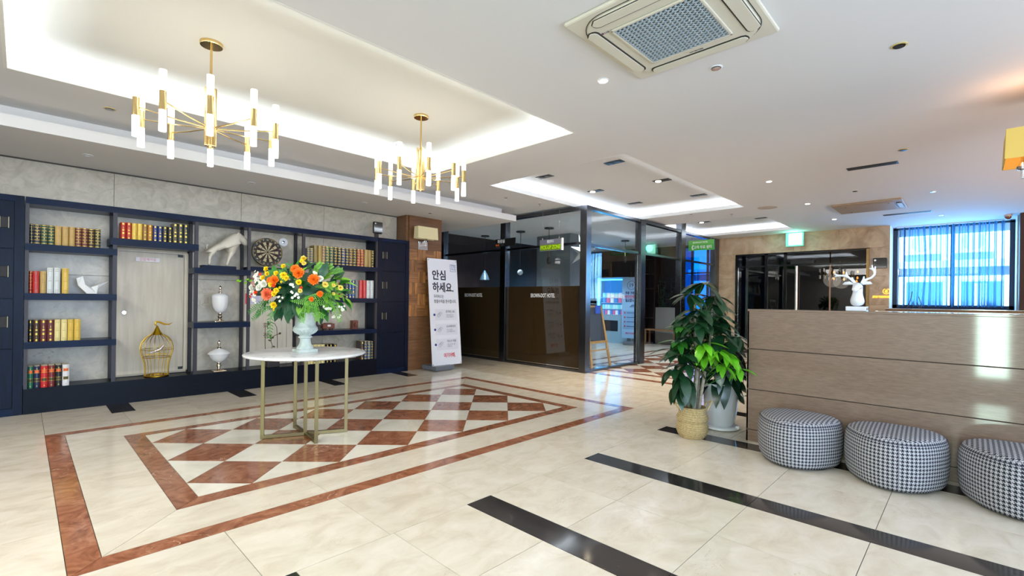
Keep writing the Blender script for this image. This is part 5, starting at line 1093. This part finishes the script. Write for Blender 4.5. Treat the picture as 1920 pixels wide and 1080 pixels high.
# bulbs added behind the black glass to stand for their reflection in it
bc2 = thing('bulb_reflection', 'cluster of glowing filament bulbs set behind the black glass doors as a reflection', 'chandelier', (13.6, 2.05, 1.8))
MB().cyl((13.6, 2.05, 2.2), (13.6, 2.05, HC), .008, 8).build('rod', M_BLACK, bc2); box('bar', M_BLACK, (13.58, 1.70, 2.18, 13.62, 2.42, 2.20), bc2)
for y, z in ((2.385, 2.034), (2.183, 2.02), (1.916, 2.033), (1.742, 1.978), (2.383, 1.879), (2.181, 1.86), (1.92, 1.89), (1.935, 1.81)):
    b0 = MB().lathe([(0, -.035), (.016, -.028), (.022, -.01), (.016, .015), (.009, .03)], (13.6, y, z), 12).build('bulb', plain('filament_bulb', (255, 200, 120), .3, emit=(255, 176, 80), estr=45), bc2, smooth=True)
    MB().cyl((13.6, y, z + .03), (13.6, y, 2.185), .004, 6).build('cord', M_BLACK, b0)
gm = thing('sign_reflection', 'mirrored golden hotel lettering modelled as a reflection in the stone wall left of the window', 'sign', (12.79, 1.37, 1.40))
M_GL = plain('reflected_gold', (255, 200, 60), .4, emit=(255, 190, 40), estr=2.2)  # letters glow by themselves in place of a mirrored reflection
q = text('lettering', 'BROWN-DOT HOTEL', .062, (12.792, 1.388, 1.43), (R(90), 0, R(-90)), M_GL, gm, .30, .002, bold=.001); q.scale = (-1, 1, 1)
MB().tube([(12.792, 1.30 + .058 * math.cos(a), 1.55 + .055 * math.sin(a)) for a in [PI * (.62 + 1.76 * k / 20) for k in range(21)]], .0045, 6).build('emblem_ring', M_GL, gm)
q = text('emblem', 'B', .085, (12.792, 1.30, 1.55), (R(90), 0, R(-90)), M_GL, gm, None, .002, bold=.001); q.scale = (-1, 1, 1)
ex = thing('exit_light', 'square glowing green-white exit light box high on the stone wall', 'exit light', (12.75, 3.02, 2.615))
box('housing', plain('exit_frame', (150, 214, 196), .4), (12.70, 2.83, 2.618, 12.799, 3.205, 2.942), ex, bevel=.004); box('light_panel', plain('exit_panel', (220, 255, 245), .4, emit=(170, 255, 226), estr=3.5), (12.695, 2.865, 2.655, 12.700, 3.14, 2.925), ex)
light('exit_glow', 'POINT', (12.55, 3.02, 2.8), 4, (.2, 1, .8), size=.1)

# ================================================================ COUNTER
ct = thing('reception_counter', 'long taupe wood-grain reception counter with three horizontal grooves', 'counter', (4.92, -.9, 0))
box('carcass', plain('groove_dark', (52, 38, 28), .6), (4.634, -3.4, 0, 5.15, 1.455, 1.18), ct)
for za, zb in ((.0, .103), (.109, .470), (.476, .836), (.842, 1.182)): box('panel', M_COUNTER, (4.62, -3.4, za, 4.634, 1.469, zb), ct, bevel=.0015)
box('end_panel', M_COUNTER, (4.62, 1.455, 0, 5.15, 1.469, 1.182), ct)
box('counter_top', M_COUNTER, (4.618, -3.4, 1.182, 5.17, 1.471, 1.20), ct, bevel=.002)
box('edge_strip', M_CHROME, (5.163, -3.4, 1.2, 5.169, .60, 1.2015), ct)
lg = thing('back_desk', 'wooden back desk ledge behind the reception counter below the window', 'desk', (7.3, -.9, 0))
box('body', M_LEDGE, (7.02, -2.6, 0, 7.6, .70, 1.175), lg); box('top', M_LEDGE, (7.0, -2.6, 1.175, 7.62, .72, 1.214), lg); box('edge_strip', M_CHROME, (6.997, -2.6, 1.212, 7.0, .72, 1.2165), lg)
ws = thing('wire_stand', 'thin black wire stand on the back desk before the window', 'wire stand', (7.3, .50, 1.214))
for a, b_ in (((.55, 1.214), (.50, 1.42)), ((.53, 1.214), (.49, 1.30)), ((.50, 1.214), (.485, 1.28)), ((.44, 1.214), (.46, 1.29)), ((.42, 1.214), (.445, 1.36))): MB().tube([(7.3, a[0], a[1]), (7.3, (a[0] + b_[0]) / 2 - .01, (a[1] + b_[1]) / 2), (7.3, b_[0], b_[1])], .004, 5).build('wire', M_BLACK, ws)
# deer bust
M_PORC = plain('white_porcelain', (236, 238, 244), .14, coat=.6)
de = thing('deer_bust', 'glossy white porcelain deer head bust with antlers on the counter', 'figurine', (4.88, .69, 1.20))
box('base', M_PORC, (4.82, .62, 1.20, 4.95, .76, 1.238), de, bevel=.005)
dx = 4.885
skin('bust', [((dx, .682, 1.236), (.052, .046)), ((dx - .006, .690, 1.290), (.064, .056)), ((dx + .004, .688, 1.335), (.040, .038)), ((dx + .006, .686, 1.385), (.036, .035)), ((dx - .006, .684, 1.420), (.044, .036)), ((dx - .062, .690, 1.396), (.028, .027)), ((dx - .105, .694, 1.368), (.023, .020))],
     [(0, 1), (1, 2), (2, 3), (3, 4), (4, 5), (5, 6)], M_PORC, de)
for s_, pts in ((1, ((.715, 1.425), (.745, 1.435), (.775, 1.432), (.793, 1.425))), (-1, ((.655, 1.425), (.63, 1.435), (.605, 1.434), (.590, 1.427)))):
    m = MB(); c = [Vector((dx, y, z)) for y, z in pts]
    m.tube(c, [.006, .016, .014, .002], 10); e_ = m.build('ear', M_PORC, de, smooth=True)
def antler(main, tines):
    skin('antler', [((dx, y, z), r) for y, z, r in main] + [((dx + (dxx), y, z), r) for _, dxx, y, z, r in tines], [(i, i + 1) for i in range(len(main) - 1)] + [(t[0], len(main) + i) for i, t in enumerate(tines)], M_PORC, de, 2)
antler([(.700, 1.430, .012), (.718, 1.450, .010), (.742, 1.475, .010), (.768, 1.497, .009), (.800, 1.500, .009), (.828, 1.500, .008), (.852, 1.520, .004)],
       [(1, 0, .728, 1.485, .007), (3, 0, .768, 1.535, .005), (5, 0, .852, 1.490, .004), (3, .0, .778, 1.515, .005)])
antler([(.664, 1.430, .012), (.648, 1.450, .011), (.625, 1.465, .010), (.595, 1.478, .010), (.574, 1.505, .010), (.575, 1.530, .009), (.588, 1.548, .007), (.592, 1.585, .004)],
       [(1, 0, .645, 1.492, .006), (5, 0, .570, 1.572, .005), (6, 0, .612, 1.556, .004)])

# ================================================================ OTTOMANS
def houndstooth(name, dark, lightc):
    m, nt, N, L, b = nodes(name); uv = N.new('ShaderNodeUVMap'); sx = N.new('ShaderNodeSeparateXYZ'); L.new(uv.outputs[0], sx.inputs[0])
    def mth(op, a, b_=None):
        n = N.new('ShaderNodeMath'); n.operation = op
        if hasattr(a, 'links'): L.new(a, n.inputs[0])
        else: n.inputs[0].default_value = a
        if b_ is not None:
            if hasattr(b_, 'links'): L.new(b_, n.inputs[1])
            else: n.inputs[1].default_value = b_
        return n.outputs[0]
    x, y = sx.outputs[0], sx.outputs[1]
    tw = mth('LESS_THAN', mth('FRACT', mth('MULTIPLY', mth('ADD', x, y), 2.0)), .5)
    cx_ = mth('LESS_THAN', mth('FRACT', x), .5); cy_ = mth('LESS_THAN', mth('FRACT', y), .5)
    mx = N.new('ShaderNodeMix'); mx.data_type = 'FLOAT'; L.new(tw, mx.inputs[0]); L.new(cx_, mx.inputs[2]); L.new(cy_, mx.inputs[3])
    c = N.new('ShaderNodeMix'); c.data_type = 'RGBA'; L.new(mx.outputs[0], c.inputs[0]); c.inputs[6].default_value = (*s2l(lightc), 1); c.inputs[7].default_value = (*s2l(dark), 1)
    L.new(c.outputs[2], b.inputs['Base Color']); b.inputs['Roughness'].default_value = .9
    bp = N.new('ShaderNodeBump'); bp.inputs['Strength'].default_value = .4; bp.inputs['Distance'].default_value = .004; L.new(mx.outputs[0], bp.inputs['Height']); bp.invert = True; L.new(bp.outputs[0], b.inputs['Normal'])
    return m
M_HT = houndstooth('houndstooth_weave', (18, 20, 38), (176, 176, 180))
def ottoman(cx, cy, label, rot):
    o = thing('ottoman', label, 'ottoman', (cx, cy, 0), 'houndstooth ottomans')
    NA = 96; H = .365
    prof = [(.80, .012), (.90, .018), (.955, .045), (.985, .10), (1.0, .18), (.995, .25), (.975, .30), (.945, .33), (.90, .350), (.82, .362), (.70, .367), (.5, .37), (.25, .372), (.0, .373)]
    def rad(t): return .298 * (1 + .07 * math.cos(3 * (t - PI)) + .0 * math.cos(2 * t))
    vs = []; 
    for f_, z in prof[:-1]:
        for k in range(NA):
            t = 2 * PI * k / NA; r = rad(t) * f_; vs.append((r * math.cos(t), r * .98 * math.sin(t), z))
    vs.append((0, 0, prof[-1][1])); me = bpy.data.meshes.new('cover'); fs = []
    nr = len(prof) - 1
    for i in range(nr - 1):
        for k in range(NA): fs.append((i * NA + k, i * NA + (k + 1) % NA, (i + 1) * NA + (k + 1) % NA, (i + 1) * NA + k))
    for k in range(NA): fs.append(((nr - 1) * NA + k, (nr - 1) * NA + (k + 1) % NA, nr * NA))
    fs.append(tuple(range(NA))[::-1])
    me.from_pydata(vs, [], fs); uvl = me.uv_layers.new(name='uv'); ppr = .0245
    top_i = 8
    for p in me.polygons:
        idx = list(p.vertices); ring_ = min(idx) // NA
        for li, vi in zip(p.loop_indices, idx):
            v = vs[vi]
            if ring_ >= top_i or vi == nr * NA: uvl.data[li].uv = (v[0] / ppr, v[1] / ppr)
            else:
                k = vi % NA
                if (NA - 1) in [q % NA for q in idx] and k == 0: k = NA
                uvl.data[li].uv = (k * 76 / NA, v[2] / ppr + (1 - prof[vi // NA][0]) * (8 if v[2] > .2 else 3))
    me.polygons.foreach_set('use_smooth', [True] * len(me.polygons)); me.materials.append(M_HT)
    b = bpy.data.objects.new('cover', me); COL.objects.link(b); b.parent = o
    MB().tube([(rad(t) * f_ * math.cos(t), rad(t) * .98 * f_ * math.sin(t), z) for (f_, z), t in [((p[0] * 1.002, p[1]), PI + .12) for p in prof[2:10]]], .0022, 5).build('seam', plain('seam_grey', (120, 120, 130), .9), o, local=True)
    MB().tube([(rad(t) * .948 * math.cos(t), rad(t) * .98 * .948 * math.sin(t), .331) for t in [2 * PI * k / 60 for k in range(60)]], .0028, 5, closed=True).build('piping', plain('seam_dark', (60, 62, 78), .9), o, local=True)
    MB().cyl((0, 0, 0), (0, 0, .014), .22, 32).build('base', M_BLACK, o, local=True)
    o.rotation_euler = (0, 0, rot); return o
ottoman(4.325, .99, 'houndstooth ottoman nearest the potted plants, left of three', 0); ottoman(4.33, .385, 'middle houndstooth ottoman of three along the counter', .05); ottoman(4.325, -.24, 'houndstooth ottoman cut by the right edge of the picture', 0)

# ================================================================ PLANTS
M_BASK = plain('seagrass', (196, 172, 122), .9)
def weave_mat():
    m, nt, N, L, b = nodes('seagrass_weave'); g = N.new('ShaderNodeTexCoord'); mp = N.new('ShaderNodeMapping'); mp.inputs['Scale'].default_value = (1, 1, 1)
    w1 = N.new('ShaderNodeTexWave'); w1.wave_type = 'BANDS'; w1.bands_direction = 'Z'; w1.inputs['Scale'].default_value = 28; w1.inputs['Distortion'].default_value = 1.5; w1.inputs['Detail'].default_value = 2
    n1 = N.new('ShaderNodeTexNoise'); n1.inputs['Scale'].default_value = 70; L.new(g.outputs['Object'], w1.inputs['Vector']); L.new(g.outputs['Object'], n1.inputs['Vector'])
    mu = N.new('ShaderNodeMath'); mu.operation = 'MULTIPLY'; L.new(w1.outputs['Fac'], mu.inputs[0]); L.new(n1.outputs['Fac'], mu.inputs[1])
    r = N.new('ShaderNodeValToRGB'); r.color_ramp.elements[0].position = .05; r.color_ramp.elements[1].position = .5; r.color_ramp.elements[0].color = (*s2l((132, 106, 62)), 1); r.color_ramp.elements[1].color = (*s2l((222, 200, 150)), 1)
    L.new(mu.outputs[0], r.inputs['Fac']); L.new(r.outputs['Color'], b.inputs['Base Color']); b.inputs['Roughness'].default_value = .9
    bp = N.new('ShaderNodeBump'); bp.inputs['Strength'].default_value = .8; bp.inputs['Distance'].default_value = .006; L.new(mu.outputs[0], bp.inputs['Height']); L.new(bp.outputs[0], b.inputs['Normal']); return m
M_BW = weave_mat()
BX, BY = 4.36, 1.86
bk = thing('wicker_basket', 'round seagrass belly basket with two loop handles holding the tall plant', 'basket', (BX, BY, 0))
MB().lathe([(.105, 0), (.128, .03), (.142, .07), (.143, .11), (.132, .135), (.129, .145), (.140, .165), (.143, .185), (.132, .21), (.123, .225), (.120, .25), (.124, .285), (.118, .285), (.114, .24), (.0, .235)], (BX, BY, 0), 40).build('body', M_BW, bk, smooth=True)
for s_ in (-1, 1):
    c = Vector((BX, BY, .275)) + RV * s_ * .120
    MB().tube([c - FV * .045 * s_ - Vector((0, 0, .02)), c - FV * .045 * s_ + RV * s_ * .025 + UPV * .03, c + RV * s_ * .06 + UPV * .06, c + FV * .045 * s_ + RV * s_ * .03 + UPV * .035, c + FV * .045 * s_ - Vector((0, 0, .02))], .0065, 8).build('handle', M_BASK, bk, smooth=True)
pl = thing('potted_tree', 'tall umbrella tree with glossy dark and bright green leaves in the seagrass basket', 'plant', (BX, BY, .235))
def pw(u, v, d=0, u0=1305.0, base=(BX, BY), dep=4.42):
    k = (dep - d) / 889.2; hz = 563.1 + (u - 960) * .0136
    uc = 960 + 889.2 * ((base[0] * RV.x + base[1] * RV.y) / dep)
    return Vector((base[0], base[1], 0)) + RV * ((u - 960) / 889.2 * (dep - d) - (base[0] * RV.x + base[1] * RV.y)) - FV * d + UPV * (1.25 - (v - hz) * k)
M_TRK = plain('trunk', (150, 140, 122), .7, noise=.25, nscale=40)
for pts, r in (([(1303, 770, 0), (1306, 735, 0), (1309, 690, .02), (1306, 640, .02), (1303, 590, 0), (1305, 550, 0)], [.022, .021, .019, .016, .012, .006]), ([(1313, 770, .02), (1318, 735, .03), (1325, 690, .04), (1331, 660, .05), (1334, 620, .05), (1336, 580, .03)], [.016, .015, .014, .012, .009, .005]), ([(1308, 770, -.04), (1312, 720, -.04), (1314, 660, -.05), (1300, 620, -.05)], [.014, .013, .010, .006])):
    p_ = [pw(*q) for q in pts]; p_[0].z = .236; MB().tube(p_, r, 10).build('trunk', M_TRK, pl, smooth=True)
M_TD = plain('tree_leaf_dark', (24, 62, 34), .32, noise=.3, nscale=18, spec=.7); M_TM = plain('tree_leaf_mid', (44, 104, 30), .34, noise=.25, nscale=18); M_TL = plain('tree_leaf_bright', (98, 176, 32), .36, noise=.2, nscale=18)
TLM = {'d': leaf_mesh('tree_leaf_dark', .19, .078, M_TD, .30, .2, 6), 'm': leaf_mesh('tree_leaf_mid', .17, .062, M_TM, .3, .2, 6), 'l': leaf_mesh('tree_leaf_bright', .17, .068, M_TL, .3, .2, 6)}
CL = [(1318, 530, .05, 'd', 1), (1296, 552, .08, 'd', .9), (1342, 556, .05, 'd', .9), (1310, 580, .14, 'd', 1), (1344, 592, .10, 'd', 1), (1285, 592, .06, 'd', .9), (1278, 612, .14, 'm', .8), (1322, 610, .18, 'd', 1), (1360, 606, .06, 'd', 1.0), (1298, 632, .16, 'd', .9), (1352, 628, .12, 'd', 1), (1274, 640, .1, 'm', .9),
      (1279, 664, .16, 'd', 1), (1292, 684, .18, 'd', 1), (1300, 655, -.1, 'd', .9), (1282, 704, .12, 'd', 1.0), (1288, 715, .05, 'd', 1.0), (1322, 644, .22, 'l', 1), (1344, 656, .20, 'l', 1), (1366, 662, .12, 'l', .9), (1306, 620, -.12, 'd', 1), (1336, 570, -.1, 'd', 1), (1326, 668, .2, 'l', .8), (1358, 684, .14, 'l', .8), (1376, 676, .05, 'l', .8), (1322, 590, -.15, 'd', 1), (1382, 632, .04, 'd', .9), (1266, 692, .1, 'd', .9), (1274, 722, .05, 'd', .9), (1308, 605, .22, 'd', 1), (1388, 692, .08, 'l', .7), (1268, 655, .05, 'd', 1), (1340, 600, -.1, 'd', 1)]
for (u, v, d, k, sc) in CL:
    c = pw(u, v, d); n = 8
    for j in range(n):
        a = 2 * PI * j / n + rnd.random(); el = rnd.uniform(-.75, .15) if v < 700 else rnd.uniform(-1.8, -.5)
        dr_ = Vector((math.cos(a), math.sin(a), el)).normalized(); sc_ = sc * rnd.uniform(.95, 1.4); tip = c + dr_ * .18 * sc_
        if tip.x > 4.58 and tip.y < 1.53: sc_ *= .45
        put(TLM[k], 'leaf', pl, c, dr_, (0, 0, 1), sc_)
    ax = pw(1308 if u < 1322 else 1328, min(735, v + 30), .02); MB().tube([ax, c], .0035, 5).build('twig', M_TM, pl)
WX_, WY_ = 4.89, 1.80
wp = thing('white_pot', 'large white ceramic plant pot on a saucer beside the counter end', 'pot', (WX_, WY_, 0))
MB().lathe([(.155, 0), (.175, .012), (.172, .03), (.150, .032), (0, .03)], (WX_, WY_, 0), 36).build('saucer', M_WHITEG, wp, smooth=True)
MB().lathe([(.108, .03), (.130, .06), (.148, .14), (.158, .25), (.162, .38), (.165, .452), (.155, .452), (.150, .42), (0, .41)], (WX_, WY_, 0), 40).build('pot', plain('pot_white', (214, 218, 226), .25, coat=.3), wp, smooth=True)
MB().box(WX_ - .02, WY_ - .185, .018, WX_ + .02, WY_ - .15, .05).build('saucer_spout', M_WHITEG, wp, bevel=.006)
p2 = thing('potted_plant', 'drooping dark green broad-leaved plant in the white ceramic pot', 'plant', (WX_, WY_, .41))
M_P2 = plain('broad_leaf', (14, 52, 34), .25, noise=.3, nscale=14, spec=.8); L2 = leaf_mesh('broad_leaf', .31, .13, M_P2, .6, .12, 7)
MB().tube([(WX_, WY_, .41), (WX_ + .01, WY_, .62), (WX_, WY_ - .01, .86)], [.012, .010, .006], 8).build('stem', M_TM, p2, smooth=True)
for k in range(60):
    a = k * 2.4; z = .47 + .50 * (k / 60); up = rnd.uniform(-.9, .4) if k < 40 else rnd.uniform(-.3, .7); st0 = Vector((WX_, WY_, z)); dr_ = Vector((math.cos(a), math.sin(a), up)).normalized(); s0 = st0 + Vector((math.cos(a), math.sin(a), .1)) * .08
    MB().tube([st0, s0], .003, 5).build('petiole', M_TM, p2); sc_ = rnd.uniform(.8, 1.15); tip = s0 + dr_ * .31 * sc_
    if tip.y < 1.53: sc_ *= max(.35, (s0.y - 1.53) / max(.01, s0.y - tip.y))
    put(L2, 'leaf', p2, s0, dr_, (0, 0, 1), sc_)
for z, s_ in ((.62, 1), (.50, 1), (.36, .8), (.70, 1)):   # trailing vine beside the counter
    p = Vector((WX_ + .02, WY_ - .17, z)); MB().tube([(WX_, WY_, .6), (WX_ + .02, WY_ - .13, z + .05), p], .0025, 5).build('vine', M_TM, p2); put(L2, 'leaf', p2, p, (.1, -.25, -1), (-1, 0, .2), .5 * s_)
